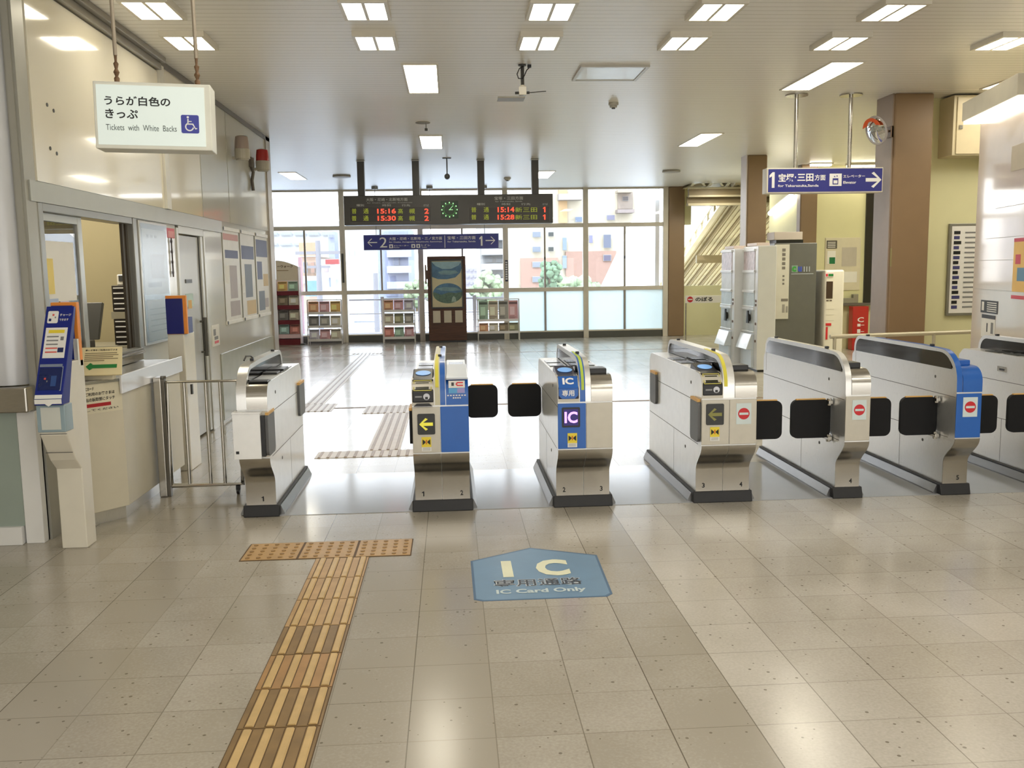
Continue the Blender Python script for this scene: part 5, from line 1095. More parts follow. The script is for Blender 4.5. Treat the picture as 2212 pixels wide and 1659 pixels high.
b = MB(); b.tube([(LX+0.012, 8.33, 1.90), (LX+0.012, 8.33, 1.56)], 0.006, 6)
for k in range(4): b.disc((LX+0.012, 8.33, 1.60+k*0.09), 0.014, 'x', 0.012, 8)
obj('chain', b, pm('chain_dark', (70, 62, 62), 0.5), r)
def wall_sheet(name, lab, cat, y0, y1, z0, z1, mats, rows=()):
    b = MB(); b.box(LX, LX+0.0035, y0, y1, z0, z1)
    for a0, a1, c0, c1, mi in rows: b.box(LX+0.0035, LX+0.0048, y0+(y1-y0)*a0, y0+(y1-y0)*a1, z0+(z1-z0)*c0, z0+(z1-z0)*c1, mi)
    tag(obj(name, b, mats), lab, cat)
wall_sheet('wall_notice', 'small cream sticker with red strip beside the staff door handle', 'notice', 9.56, 9.86, 0.84, 1.06, [CREAMW, pm('print_grey', (130, 130, 130), 0.6), RED], ((0.2, 0.5, 0.5, 0.8, 1), (0.3, 0.8, 0.3, 0.45, 1), (0.3, 0.85, 0.12, 0.24, 2)))
b = MB(); b.box(LX-0.02, LX-0.016, 8.78, 9.02, 1.28, 1.40); b.box(LX-0.016, LX-0.0155, 8.84, 8.96, 1.26, 1.34, 1); tag(obj('door_sticker', b, [pm('sticker_pale_green', (190, 214, 206), 0.5), pm('sticker_gold', (226, 176, 80), 0.5)]), 'pale sticker with gold corner on the staff door', 'sticker')
# posters in hanging rails
pd = [('first faded poster from the staff door, pinkish head and grey picture', 10.17, 10.95, [(0.05, 0.95, 0.90, 0.97, 3), (0.12, 0.9, 0.70, 0.79, 1), (0.35, 0.78, 0.25, 0.62, 4), (0.08, 0.3, 0.42, 0.62, 2), (0.3, 0.9, 0.05, 0.22, 4)]),
      ('middle poster with navy heading on the office wall', 11.0, 11.78, [(0.08, 0.94, 0.70, 0.86, 1), (0.25, 0.75, 0.24, 0.64, 5), (0.05, 0.2, 0.3, 0.5, 2), (0.3, 0.95, 0.03, 0.20, 6)]),
      ('last poster nearest the wall end, navy heading and yellow patch', 11.83, 12.62, [(0.08, 0.96, 0.74, 0.96, 1), (0.1, 0.48, 0.45, 0.68, 1), (0.55, 0.95, 0.36, 0.52, 6), (0.15, 0.6, 0.05, 0.30, 5), (0.6, 0.9, 0.08, 0.2, 4)])]
for lab, y0, y1, rows in pd:
    r = thing('wall_poster', lab, 'poster', (LX+0.01, (y0+y1)/2, 1.04), 'posters in rails on the office wall')
    b = MB(); b.box(LX+0.004, LX+0.008, y0+0.02, y1-0.02, 1.06, 2.05)
    for a0, a1, c0, c1, mi in rows: b.box(LX+0.008, LX+0.0092, y0+(y1-y0)*a0, y0+(y1-y0)*a1, 1.06+0.99*c0, 1.06+0.99*c1, mi)
    obj('print', b, [pm('poster_paper', (218, 214, 204), 0.4), pm('poster_head_navy', (74, 80, 120), 0.5), PAPER, pm('poster_head_pink', (206, 150, 140), 0.5), pm('poster_grey_pink', (170, 158, 152), 0.5), pm('poster_slate', (104, 112, 122), 0.5), pm('poster_gold', (206, 176, 110), 0.5)], r)
    for zz in (2.05, 1.03):
        b = MB(); b.box(LX, LX+0.022, y0, y1, zz, zz+0.04); rl = obj('rail', b, pm('rail_ivory', (226, 222, 210), 0.35), r, 0.003)
        b = MB(); b.disc((LX+0.02, y0+0.02, zz+0.02), 0.02, 'x', 0.012, 10); obj('rail_end', b, DGREY, rl)
# warning beacons
b0 = PX(546, 350, LX)
def beacon(lab, px_, lens):
    r = thing('warning_beacon', lab, 'beacon', (LX+0.12, PX(px_, 345, LX+0.12).y, 2.86), 'warning beacons on the office wall')
    y = PX(px_, 345, LX+0.12).y; x = LX+0.12
    b = MB(); b.disc((x, y, 2.93), 0.085, 'z', 0.11, 20); b.disc((x, y, 2.868), 0.07, 'z', 0.02, 20); b.box(LX, x, y-0.03, y+0.03, 2.87, 2.90); obj('base', b, pm('beacon_base', (186, 180, 164), 0.4), r, 0.004)
    b = MB(); b.tube([(x, y, 2.985), (x, y, 3.06), (x, y, 3.12), (x, y, 3.13)], [0.082, 0.078, 0.07, 0.05], 20); obj('lens', b, lens, r, smooth=True)
beacon('greyish unlit beacon, nearer of two on the office wall', 524, pm('beacon_grey_lens', (168, 150, 140), 0.3, coat=0.3))
beacon('red beacon at the end of the office wall', 567, pm('beacon_red_lens', (176, 28, 30), 0.25, coat=0.4))
b = MB(); b.tube([(LX+0.03, 11.75, 2.90), (LX+0.05, 11.75, 2.82), (LX+0.03, 11.75, 2.72), (LX+0.04, 11.75, 2.60)], 0.02, 8); b.box(LX, LX+0.05, 11.68, 11.82, 2.88, 3.0); tag(obj('cable_bundle', b, pm('cable_dark', (92, 84, 74), 0.5), smooth=True), 'dark cable bundle between the two warning beacons', 'cable')

# ================================================================== BY THE WINDOWS: RACKS AND POSTER STAND
PAL = {'orange': (226, 150, 100), 'pink': (222, 156, 164), 'amber': (232, 178, 84), 'grey': (150, 146, 138), 'dark grey': (96, 92, 90), 'beige': (206, 190, 164), 'green': (150, 186, 160), 'teal': (150, 190, 186), 'red': (206, 110, 96), 'cream': (226, 216, 190), 'brown': (120, 100, 72), 'blue': (130, 156, 190), 'lilac': (206, 196, 214), 'olive': (140, 140, 100)}
def leaflet(lab, group, x0, x1, y, z0, z1, colr, tilt=0.03):
    b = MB(); W = x1-x0; H = z1-z0; cv = tuple(int(v*0.78+242*0.22) for v in PAL[colr]); o = Vector((x0, y, z0)); v = Vector((0, tilt, H)).normalized()  # backlight haze mixed into the leaflet colours as white
    b.slab(o, XR, v, -0.006, [(0, 0), (W, 0), (W, H), (0, H)][::-1], 0)
    dk = tuple(int(c*0.55) for c in cv); lt = tuple(min(250, int(c*1.18+14)) for c in cv)
    nn = Vector((0, -0.0008, 0)); b.rect(o+nn+XR*W*0.06+v*H*0.80, XR, v, W*0.86, H*0.12, 0.001, 1)
    b.rect(o+nn+XR*W*(0.08+0.2*rnd.random())+v*H*0.25, XR, v, W*0.5, H*0.42, 0.001, 2)
    for k in range(3): b.rect(o+nn+XR*W*0.08+v*H*(0.06+0.05*k), XR, v, W*(0.5+0.3*rnd.random()), H*0.022, 0.001, 1)
    tag(obj('leaflet', b, [pm('leaflet_%s' % colr.replace(' ', '_'), cv, 0.4), pm('leaflet_%s_dark' % colr.replace(' ', '_'), dk, 0.5), pm('leaflet_%s_light' % colr.replace(' ', '_'), lt, 0.5)]), lab, 'leaflet', group)
# maroon magazine stand
RYK = 20.62; x0, x1 = PY(597, 700, RYK).x, PY(647, 700, RYK).x
x0, x1 = -3.83, -3.36
r = thing('magazine_stand', 'cream and maroon magazine stand with arched header at far left', 'magazine stand', ((x0+x1)/2, RYK+0.15, 0))
MAR = pm('stand_maroon', (112, 28, 40), 0.4); STC = pm('stand_cream', (226, 212, 190), 0.4)
b = MB(); b.box(x0, x1, RYK+0.25, RYK+0.27, 0.05, 1.45); b.box(x0-0.02, x0, RYK, RYK+0.28, 0, 1.45); b.box(x1, x1+0.02, RYK, RYK+0.28, 0, 1.72, 0); obj('frame', b, pm('stand_pink_white', (236, 220, 220), 0.4), r, 0.004)
b = MB(); pts = [(x0, 1.42), (x1, 1.42), (x1, 1.73)] + [(x0+(x1-x0)*(1-k/8), 1.73+0.13*math.sin(math.pi/2*k/8)) for k in range(1, 9)]
b.prism(pts, 'y', RYK+0.02, RYK+0.05); hd = obj('header', b, STC, r)
b = MB(); text(b, 'ーウォーク', (x0+0.03, RYK+0.02, 1.70), XR, ZU, 0.34, 0.06, 0.03, 0, 0.003); b.rect((x0+0.02, RYK+0.0185, 1.635), XR, ZU, 0.25, 0.014, 0.001, 1); obj('lettering', b, [pm('letters_brown', (96, 70, 40), 0.5), pm('letters_tan', (150, 120, 80), 0.5)], hd)
for k, z in enumerate((0.19, 0.50, 0.83, 1.14)):
    b = MB(); b.box(x0, x1, RYK+0.0, RYK+0.26, z-0.035, z-0.015); b.box(x0, x1, RYK-0.015, RYK, z-0.04, z+0.05); obj('tier', b, MAR if k else pm('tier_pink', (230, 200, 204), 0.4), r)
    n = 2; cs = [('teal', 'red'), ('dark grey', 'beige'), ('brown', 'cream'), ('amber', 'green')][k]
    for j in range(n):
        leaflet('%s magazine on the %s tier of maroon stand, %s' % (cs[j], ['lowest', 'second lowest', 'second highest', 'highest'][k], ['left', 'right'][j]), 'magazines in the maroon stand', x0+0.015+j*0.23, x0+0.225+j*0.23, RYK+0.03, z+0.055, z+0.262, cs[j])
b = MB(); b.box(x0, x1, RYK+0.0, RYK+0.27, 0.0, 0.05); b.box(x0, x1, RYK-0.004, RYK+0.02, 0.05, 0.13, 0); obj('plinth', b, MAR, r); b = MB(); b.box(x1+0.0, x1+0.10, RYK-0.05, RYK+0.03, 0, 0.03); obj('foot', b, DGREY, r)
# three wire brochure racks
def rack(lab, short, x0, x1, top, tiers, cols):
    y = 20.72
    r = thing('brochure_rack', lab, 'brochure rack', ((x0+x1)/2, y+0.1, 0), 'wire brochure racks by the windows'); WR = pm('rack_white_wire', (226, 222, 218), 0.35, 0.2)
    b = MB()
    for x in (x0, x1): b.tube([(x, y-0.05, 0), (x, y+0.03, top)], 0.012, 8); b.tube([(x, y+0.22, 0), (x, y+0.08, top)], 0.010, 8)
    b.tube([(x0, y+0.03, top), (x1, y+0.03, top)], 0.010, 8); obj('frame', b, WR, r, smooth=True)
    for k, z in enumerate(tiers):
        b = MB(); yk = y-0.04+0.08*z/top; b.box(x0, x1, yk, yk+0.10, z, z+0.012); b.box(x0, x1, yk-0.004, yk, z, z+0.055); obj('tier', b, pm('rack_tier_white', (232, 228, 226), 0.3, 0.1, coat=0.2), r)
        cs = cols[k]; n = len(cs); wd = (x1-x0-0.03)/n; hh = (tiers[k+1] if k+1 < len(tiers) else top)-z-0.07
        for j, c in enumerate(cs):
            leaflet('%s leaflet on %s tier of %s, %s' % (c, (['lower', 'upper'] if len(tiers) == 2 else ['bottom', 'middle', 'top'])[k], short, {2: ['left', 'right'], 3: ['left', 'middle', 'right'], 4: ['leftmost', 'second from left', 'second from right', 'rightmost']}[n][j]), 'leaflets in the '+short, x0+0.015+j*wd+0.006, x0+0.015+(j+1)*wd-0.006, yk+0.02, z+0.04, z+0.04+hh, c)
rack('wire brochure rack beside the maroon magazine stand', 'rack beside magazine stand', -3.20, -2.45, 0.98, [0.06, 0.36, 0.66], [['lilac', 'pink', 'beige'], ['dark grey', 'grey', 'cream'], ['orange', 'pink', 'amber']])
rack('wire brochure rack left of the wooden poster stand', 'rack left of poster stand', -1.53, -0.83, 0.98, [0.08, 0.38, 0.68], [['red', 'green', 'pink'], ['beige', 'olive', 'grey'], ['orange', 'pink', 'lilac']])
rack('wire brochure rack right of the wooden poster stand', 'rack right of poster stand', 0.59, 1.52, 0.93, [0.16, 0.43], [['orange', 'cream', 'brown', 'olive'], ['green', 'beige', 'grey', 'pink']])
# wooden poster stand
PYY = 20.45; x0, x1 = -0.512, 0.332
r = thing('poster_stand', 'dark wooden stand with framed landscape poster in front of window', 'poster stand', ((x0+x1)/2, PYY+0.1, 0))
b = MB(); b.box(x0, x1, PYY, PYY+0.18, 0.04, 1.90); obj('cabinet', b, WOOD, r, 0.008)
b = MB(); b.box(x0+0.02, x1-0.02, PYY+0.01, PYY+0.17, 0, 0.04); obj('plinth', b, BLACK, r); b = MB(); b.box(x0-0.055, x0-0.02, PYY+0.05, PYY+0.1, 1.30, 1.72); b.box(x0-0.02, x0, PYY+0.05, PYY+0.1, 1.4, 1.6); obj('side_bracket', b, pm('bracket_brown', (120, 96, 80), 0.4), r)
b = MB(); fx0, fx1, fz0, fz1 = x0+0.07, x1-0.06, 0.75, 1.83
for q in ((fx0, fx1, fz0, fz0+0.035), (fx0, fx1, fz1-0.035, fz1), (fx0, fx0+0.03, fz0+0.035, fz1-0.035), (fx1-0.03, fx1, fz0+0.035, fz1-0.035)): b.box(q[0], q[1], PYY-0.02, PYY, q[2], q[3])
fr = obj('poster_frame', b, pm('frame_black', (30, 26, 26), 0.3), r, 0.003)
b = MB(); px0, px1, pz0, pz1 = fx0+0.03, fx1-0.03, fz0+0.035, fz1-0.035; b.box(px0, px1, PYY-0.006, PYY-0.003, pz0, pz1, 0)
W, H = px1-px0, pz1-pz0
def ppoly(pts, mi, l): b.slab((px0, PYY-0.006-l, pz0), XR, ZU, 0.0006, [(max(0, min(1, p[0]))*W, max(0, min(1, p[1]))*H) for p in pts], mi)
ppoly([(0, 0.985), (0, 0.66), (0.2, 0.61), (0.5, 0.605), (0.78, 0.64), (0.95, 0.74), (1, 0.84), (0.98, 0.985)], 1, 0.0005); ppoly([(0, 0.985), (0.12, 0.90), (0.35, 0.83), (0.65, 0.83), (0.9, 0.90), (1.0, 0.985)], 2, 0.0012); ppoly([(0.2, 0.76), (0.4, 0.80), (0.8, 0.79), (0.9, 0.74), (0.6, 0.70), (0.3, 0.71)], 3, 0.0012)
e = [(0.52+0.50*math.cos(a*math.pi/16), 0.30+0.22*math.sin(a*math.pi/16)) for a in range(32)]
ppoly(e, 1, 0.0005); ppoly(e[16:] + [(1.0, 0.33), (0.8, 0.30), (0.55, 0.32), (0.3, 0.27), (0.04, 0.33)], 4, 0.0012); ppoly([(0.1, 0.40), (0.4, 0.44), (0.8, 0.42), (0.98, 0.36), (0.6, 0.345), (0.3, 0.36)], 3, 0.0014); ppoly([(0.64, 0.11), (0.80, 0.11), (0.78, 0.20), (0.72, 0.24), (0.66, 0.20)], 5, 0.0018)
obj('poster', b, [pm('poster_sand', (206, 196, 160), 0.35), pm('poster_lake', (74, 116, 150), 0.35, 0, 0.25, 14), pm('poster_haze', (150, 184, 196), 0.35, 0, 0.1, 14), pm('poster_cloud', (116, 150, 160), 0.35, 0, 0.15, 14), pm('poster_forest', (80, 108, 92), 0.35, 0, 0.3, 20), pm('poster_stone', (150, 172, 160), 0.35, 0, 0.2, 20)], fr)
for k in range(3):
    xx = x0+0.095+k*0.245; b = MB(); b.box(xx, xx+0.175, PYY-0.022, PYY, 0.42, 0.44, 2); b.rect((xx+0.006, PYY-0.012, 0.44), XR, ZU, 0.165, 0.265, 0.003, 0); b.rect((xx+0.012, PYY-0.0135, 0.62), XR, ZU, 0.15, 0.07, 0.001, 1)
    for j in range(4): b.rect((xx+0.02, PYY-0.0135, 0.47+j*0.032), XR, ZU, 0.13, 0.010, 0.001, 3)
    obj('leaflet_pocket', b, [pm('pocket_sheet', (206, 196, 176), 0.45), pm('pocket_pink', (216, 160, 146), 0.5), WOOD, pm('pocket_print', (150, 160, 140), 0.5)], r)

# ================================================================== MACHINES ON THE RIGHT
GW = pm('capsule_white', (236, 238, 240), 0.3, 0, 0.02, coat=0.3)
def capsule(lab, y0, y1, x, top, xb):
    r = thing('capsule_machine', lab, 'vending machine', (x+0.3, (y0+y1)/2, 0), 'tall white capsule toy machines')
    b = MB(); b.box(x+0.02, xb, y0+0.005, y1-0.005, 0.03, top); obj('case', b, GW, r, 0.01)
    b = MB(); b.box(x+0.04, xb-0.02, y0+0.02, y1-0.02, 0, 0.03); obj('base', b, BLACK, r)
    zs = [(1.52, 1.80), (1.22, 1.48), (0.98, 1.18), (0.60, 0.92)]; w_ = y1-y0
    for k, (a, c) in enumerate(zs):
        b = MB(); b.box(x+0.012, x+0.022, y0+0.14, y1-0.05, a, c); obj('display_window', b, [pm('capsule_toys_pink', (206, 190, 196), 0.3, 0, 0.25, 14), pm('capsule_white_card', (226, 230, 232), 0.3, 0, 0.08, 8), pm('capsule_blue_card', (206, 220, 228), 0.3, 0, 0.1, 8), pm('capsule_pale_card', (206, 214, 216), 0.3, 0, 0.12, 9)][k], r)
        b = MB(); b.box(x-0.005, x+0.022, y0+0.12, y1-0.03, c, c+0.035); b.box(x-0.002, x+0.022, y0+0.12, y1-0.03, a-0.022, a); obj('ledge', b, GW, r, 0.004)
    b = MB(); b.disc((x-0.006, y0+0.40*w_+0.04, 0.80), 0.055, 'x', 0.03, 16); b.slab((x-0.012, y0+0.40*w_+0.04, 0.72), Vector((0, -1, 0)), ZU, 0.02, [(-0.05, 0), (0.05, 0), (0.025, 0.19), (-0.025, 0.19)]); obj('turn_knob', b, BLACK, r)
    b = MB(); b.prism([(x-0.10, 0.33), (x+0.02, 0.33), (x+0.02, 0.56), (x-0.02, 0.56)], 'y', y0+0.14, y1-0.04); b.box(x-0.02, x+0.02, y0+0.14, y1-0.04, 0.05, 0.33); obj('dispensing_tray', b, pm('tray_pale_blue', (222, 232, 240), 0.25, 0, 0.02, coat=0.3), r, 0.006)
    b = MB()
    for z in (1.0, 1.06, 0.72, 0.46): b.disc((x+0.015, y0+0.07, z), 0.02, 'x', 0.012, 10, 0)
    obj('coin_slot', b, pm('slot_brown', (110, 84, 70), 0.4), r)
    b = MB(); b.box(x+0.04, x+0.24, y0+0.14, y1-0.10, top, top+0.05); obj('top_sign', b, pm('top_sign_pinkish', (236, 218, 208), 0.4), r, 0.01)
capsule('white capsule machine nearer to the gates', 13.42, 14.12, 4.52, 1.875, 4.82)
capsule('white capsule machine farther from the gates', 14.16, 14.88, 4.40, 1.85, 4.70)
r = thing('tall_machine', 'tall dark grey machine with a pale notice strip', 'machine', (5.5, 14.4, 0))
b = MB(); b.box(5.11, 5.78, 14.3, 15.1, 0, 1.93); obj('case', b, pm('machine_dark_grey', (104, 104, 100), 0.35, 0.2, 0.04), r, 0.008)
b = MB(); b.box(5.10, 5.11, 14.32, 15.1, 0, 1.93); obj('side_panel', b, pm('machine_mid_grey', (126, 126, 120), 0.35), r)
a, c = PY(1682, 690, 14.2), PY(1709, 531, 14.2); a.x = 5.16; c.x = 5.38
b = MB(); b.box(5.10, 5.33, 14.28, 14.30, 0.74, 1.91); 
for k in range(5): b.box(5.215, 5.265, 14.277, 14.28, 1.80-k*0.07, 1.845-k*0.07, 1)
for k in range(3): b.box(5.225, 5.255, 14.277, 14.28, 1.40-k*0.06, 1.43-k*0.06, 1)
b.box(5.21, 5.32, 14.277, 14.28, 1.02, 1.06, 1); b.box(5.23, 5.27, 14.277, 14.28, 0.84, 0.97, 2); b.box(5.29, 5.32, 14.277, 14.28, 0.84, 0.94, 2)
obj('notice_strip', b, [pm('strip_ivory', (206, 202, 188), 0.4), pm('strip_print', (120, 114, 106), 0.5), pm('strip_picture', (150, 146, 138), 0.5)], r)
b = MB(); text(b, 'c', (5.38, 14.298, 1.48), XR, ZU, 0.07, 0.085, 0.05, 0, 0.004); text(b, 'u', (5.48, 14.298, 1.48), XR, ZU, 0.06, 0.08, 0.05, 1, 0.004); text(b, 'lll', (5.57, 14.298, 1.48), XR, ZU, 0.10, 0.08, 0.0, 2, 0.004); b.rect((5.37, 14.298, 1.44), XR, ZU, 0.36, 0.012, 0.002, 2); b.rect((5.375, 14.298, 1.47), XR, ZU, 0.10, 0.11, 0.0015, 3)
obj('lettering', b, [pm('logo_green', (60, 150, 60), 0.5), pm('logo_blue', (60, 80, 180), 0.5), pm('logo_grey', (170, 176, 180), 0.5), pm('logo_pale', (130, 150, 140), 0.5)], r)
r = thing('box_on_machine', 'grey lidded box on top of the tall machines', 'box', (5.45, 14.7, 1.95)); b = MB(); b.box(5.14, 5.60, 14.45, 14.8, 1.985, 2.11); obj('lid', b, pm('box_lid_pinkish', (196, 184, 172), 0.4), r, 0.006); b = MB(); b.box(5.18, 5.62, 14.47, 14.78, 1.932, 1.985); obj('body', b, BLACK, r)
# fare adjustment / drinks column
r = thing('fare_machine', 'slim cream machine with dark screen beside the dark grey one', 'machine', (6.05, 14.3, 0))
b = MB(); b.box(5.90, 6.22, 14.25, 14.75, 0, 1.50); obj('case', b, CREAMW, r, 0.03)
b = MB(); b.box(5.925, 6.03, 14.245, 14.25, 1.05, 1.32); b.box(5.93, 5.97, 14.245, 14.25, 1.01, 1.025); b.box(5.98, 6.02, 14.245, 14.25, 1.01, 1.025); obj('screen', b, pm('screen_brown', (66, 48, 40), 0.25), r)
b = MB(); b.box(5.90, 6.04, 14.238, 14.25, 1.39, 1.46, 0); b.box(5.91, 5.94, 14.236, 14.238, 1.40, 1.44, 1); b.box(5.95, 6.03, 14.236, 14.238, 1.40, 1.44, 2); b.box(5.93, 6.02, 14.243, 14.25, 0.62, 0.66, 1); b.box(5.935, 5.965, 14.243, 14.25, 0.40, 0.60, 1)
for k in range(3): b.box(5.92, 6.06, 14.247, 14.25, 0.70+k*0.09, 0.703+k*0.09, 3)
obj('labels', b, [pm('label_pink', (236, 214, 216), 0.5), RED, GREEN, pm('label_line', (170, 164, 150), 0.5)], r)
# pin board on the lobby wall
r = thing('pin_board', 'ivory pin board with papers on the lobby wall', 'notice board', (7.4, BY-0.02, 1.1))
b = MB(); b.box(6.98, 7.66, BY-0.025, BY-0.001, 1.10, 2.08); obj('board', b, pm('pin_board_ivory', (222, 214, 190), 0.3, coat=0.3), r, 0.006)
b = MB()
for q, mi in (((7.0, 7.20, 1.88, 2.03), 1), ((7.02, 7.18, 1.60, 1.84), 0), ((7.06, 7.17, 1.60, 1.72), 2), ((7.30, 7.60, 1.25, 1.45), 0), ((7.30, 7.58, 1.55, 1.9), 3)): b.box(q[0], q[1], BY-0.028-0.001*mi, BY-0.0255, q[2], q[3], mi)
for k in range(4): b.box(7.02, 7.17, BY-0.031, BY-0.029, 1.90+k*0.03, 1.913+k*0.03, 0)
obj('papers', b, [PAPER, pm('paper_dark', (90, 84, 76), 0.5), pm('paper_green', (24, 120, 70), 0.5), pm('paper_grey', (196, 188, 176), 0.5)], r)
b = MB(); b.box(7.25, 7.50, BY-0.14, BY-0.02, 0.866, 0.96); b.box(7.50, 7.60, BY-0.12, BY-0.03, 0.866, 1.03); tag(obj('ledge_box', b, pm('ledge_box_grey', (150, 148, 132), 0.5), bevel=0.006), 'small grey boxes on the lobby window ledge', 'box')
r = thing('vending_machine', 'slim red machine with white lettering below the lobby ledge', 'vending machine', (7.55, 16.64, 0))
b = MB(); b.box(7.40, 7.70, 16.55, 16.73, 0, 0.81); obj('case', b, pm('machine_red', (190, 36, 36), 0.35, coat=0.2), r, 0.01)
b = MB()
for k, hh in enumerate((0.10, 0.07, 0.05)): b.box(7.49, 7.55, 16.546, 16.55, 0.20+k*0.12, 0.20+k*0.12+hh); b.box(7.56, 7.62, 16.546, 16.55, 0.22+k*0.12, 0.23+k*0.12)
text(b, 'C', (7.49, 16.549, 0.52), XR, ZU, 0.12, 0.09, 0.02); obj('white_lettering', b, LETW, r)
# stair sign
yq = 18.3; a, c = PY(1481, 655, yq), PY(1541, 638, yq)
r = thing('stair_sign', 'small white no-climbing sign with red roundel by the stairs', 'sign', ((a.x+c.x)/2, yq, a.z))
b = MB(); b.box(a.x, c.x+0.25, yq, yq+0.03, a.z, c.z); obj('panel', b, PAPER, r, 0.003)
for xx in (a.x+0.02, c.x+0.23):
    b = MB(); b.tube([(xx, yq+0.045, 0), (xx, yq+0.045, c.z)], 0.015, 8); obj('post', b, STEEL, r)
hh = c.z-a.z; b = MB(); b.disc((a.x+hh*0.62, yq-0.002, a.z+hh*0.5), hh*0.40, 'y', 0.003, 24, 0); b.box(a.x+hh*0.32, a.x+hh*0.92, yq-0.006, yq-0.004, a.z+hh*0.43, a.z+hh*0.57, 1)
text(b, 'のぼる', (a.x+hh*1.35, yq, a.z+hh*0.22), XR, ZU, (c.x-a.x)-hh*1.45, hh*0.58, 0.03, 2, 0.003); obj('lettering', b, [RED, PAPER, LETK], r)

# ================================================================== OUTSIDE THE WINDOWS
b = MB(); b.box(-120, 160, 24, 400, -6.3, -6.0); struct('street', b, pm('street_grey', (150, 150, 146), 0.7))
b = MB(); b.prism([(22.2, -1.2), (60, -1.2), (60, -1.0), (22.2, -1.0)], 'x', -12, 3.2); struct('platform_roof', b, pm('platform_roof_white', (226, 226, 229), 0.6))
b = MB()
for k in range(6): b.box(-12, 3.2, 24+k*6, 24.25+k*6, -1.0, -0.94)
b.prism([(24.0, 0.02), (30, -0.6), (30, -0.9), (24, -0.28)], 'x', -9, 2.0); struct('platform_roof_ribs', b, pm('rib_grey', (150, 150, 156), 0.6))
# guard rail just outside
r = thing('guard_rail', 'grey guard rail outside the far windows', 'railing', (-0.5, 21.9, 0)); GR = pm('rail_grey_violet', (150, 146, 150), 0.4, 0.3)
b = MB(); b.tube([(-2.4, 21.9, 0.93), (2.0, 21.9, 0.93)], 0.02, 8); obj('rail', b, GR, r)
b = MB(); b.tube([(-2.4, 21.9, 0.60), (2.0, 21.9, 0.60)], 0.012, 8); obj('rail', b, GR, r)
for x in (-1.62, -0.75, 0.55, 1.66):
    b = MB(); b.box(x-0.04, x+0.04, 21.86, 21.94, -1.0, 1.0); obj('post', b, GR, r)
def dim(c, f=0.50):   # matt outdoor surfaces: a modest reflectance, the sky does the rest
    return tuple(int(255*(lambda v: 12.92*v if v <= 0.0031308 else 1.055*v**(1/2.4)-0.055)(v*f)) for v in lin(c))
def building(name, lab, px0, px1, ptop, Y, col, depth, wins=(), balc=(), bands=(), base=-6.0, wcol=(150, 160, 176)):
    """one block of flats at distance Y, its face towards the station; wins are boxes in the photo's frame"""
    a = PY(px0, ptop, Y); c = PY(px1, ptop, Y)
    r = thing(name, lab, 'building', ((a.x+c.x)/2, Y+depth/2, base))
    b = MB(); b.box(a.x, c.x, Y, Y+depth, base, a.z); obj('wall', b, pm(name+'_wall_%d_%d_%d' % col, dim(col), 0.7, 0, 0.03), r)
    for q in bands:
        p0_, p1_ = PY(q[0], q[3], Y), PY(q[2], q[1], Y); b = MB(); b.box(p0_.x, p1_.x, Y-0.25, Y, max(base, p0_.z), p1_.z); obj(q[5] if len(q) > 5 else 'facing', b, pm('facing_%d_%d_%d' % q[4], dim(q[4]), 0.7, 0, 0.05), r)
    for q in wins:
        p0_, p1_ = PY(q[0], q[3], Y-0.3), PY(q[2], q[1], Y-0.3); b = MB(); b.box(p0_.x, p1_.x, Y-0.36, Y-0.26, p0_.z, p1_.z); wo = obj('window', b, pm('far_window_frame', dim((206, 206, 206)), 0.5), r)
        b = MB(); dx = (p1_.x-p0_.x)*0.06; b.box(p0_.x+dx, p1_.x-dx, Y-0.40, Y-0.36, p0_.z+dx, p1_.z-dx); obj('pane', b, pm('far_pane_%d_%d_%d' % (q[4] if len(q) > 4 else wcol), dim(q[4] if len(q) > 4 else wcol), 0.3), wo)
    for q in balc:
        p0_, p1_ = PY(q[0], q[3], Y-1.2), PY(q[2], q[1], Y-1.2); b = MB(); b.box(p0_.x, p1_.x, Y-1.3, Y-0.2, p0_.z, p1_.z); obj('balcony', b, pm('balcony_%d_%d_%d' % (q[4] if len(q) > 4 else (236, 236, 240)), dim(q[4] if len(q) > 4 else (236, 236, 240)), 0.6), r)
    return r
# right: brick and cream flats
W_ = []
for y0 in (500, 532, 565, 597): W_.append((1150, y0, 1168, y0+13))
for y0 in (501, 533, 565): W_.append((1184, y0, 1196, y0+10, (70, 78, 78)))
for y0 in (513, 552, 600): W_.append((1215, y0, 1224, y0+28, (150, 170, 186)))
building('apartment_building', 'cream and brick block of flats beyond the right window bays', 1112, 1400, 392, 70, (244, 232, 208), 14, W_ + [(1303, 506, 1320, 536, (116, 126, 150)), (1303, 550, 1320, 564, (110, 106, 134)), (1242, 468, 1258, 480, (120, 140, 170)), (1310, 464, 1328, 476, (140, 140, 170)), (1345, 424, 1357, 434, (96, 90, 90)), (1272, 508, 1280, 525, (150, 150, 190))],
         [(1207, 418, 1258, 432, (196, 186, 178)), (1334, 452, 1370, 460, (180, 166, 160)), (1334, 410, 1366, 416, (206, 190, 170))], [(1125, 557, 1205, 640, (206, 164, 146)), (1222, 542, 1330, 640, (204, 166, 148)), (1207, 405, 1224, 482, (240, 200, 150)), (1334, 416, 1366, 452, (196, 180, 166)), (1112, 400, 1206, 402, (210, 190, 160))])
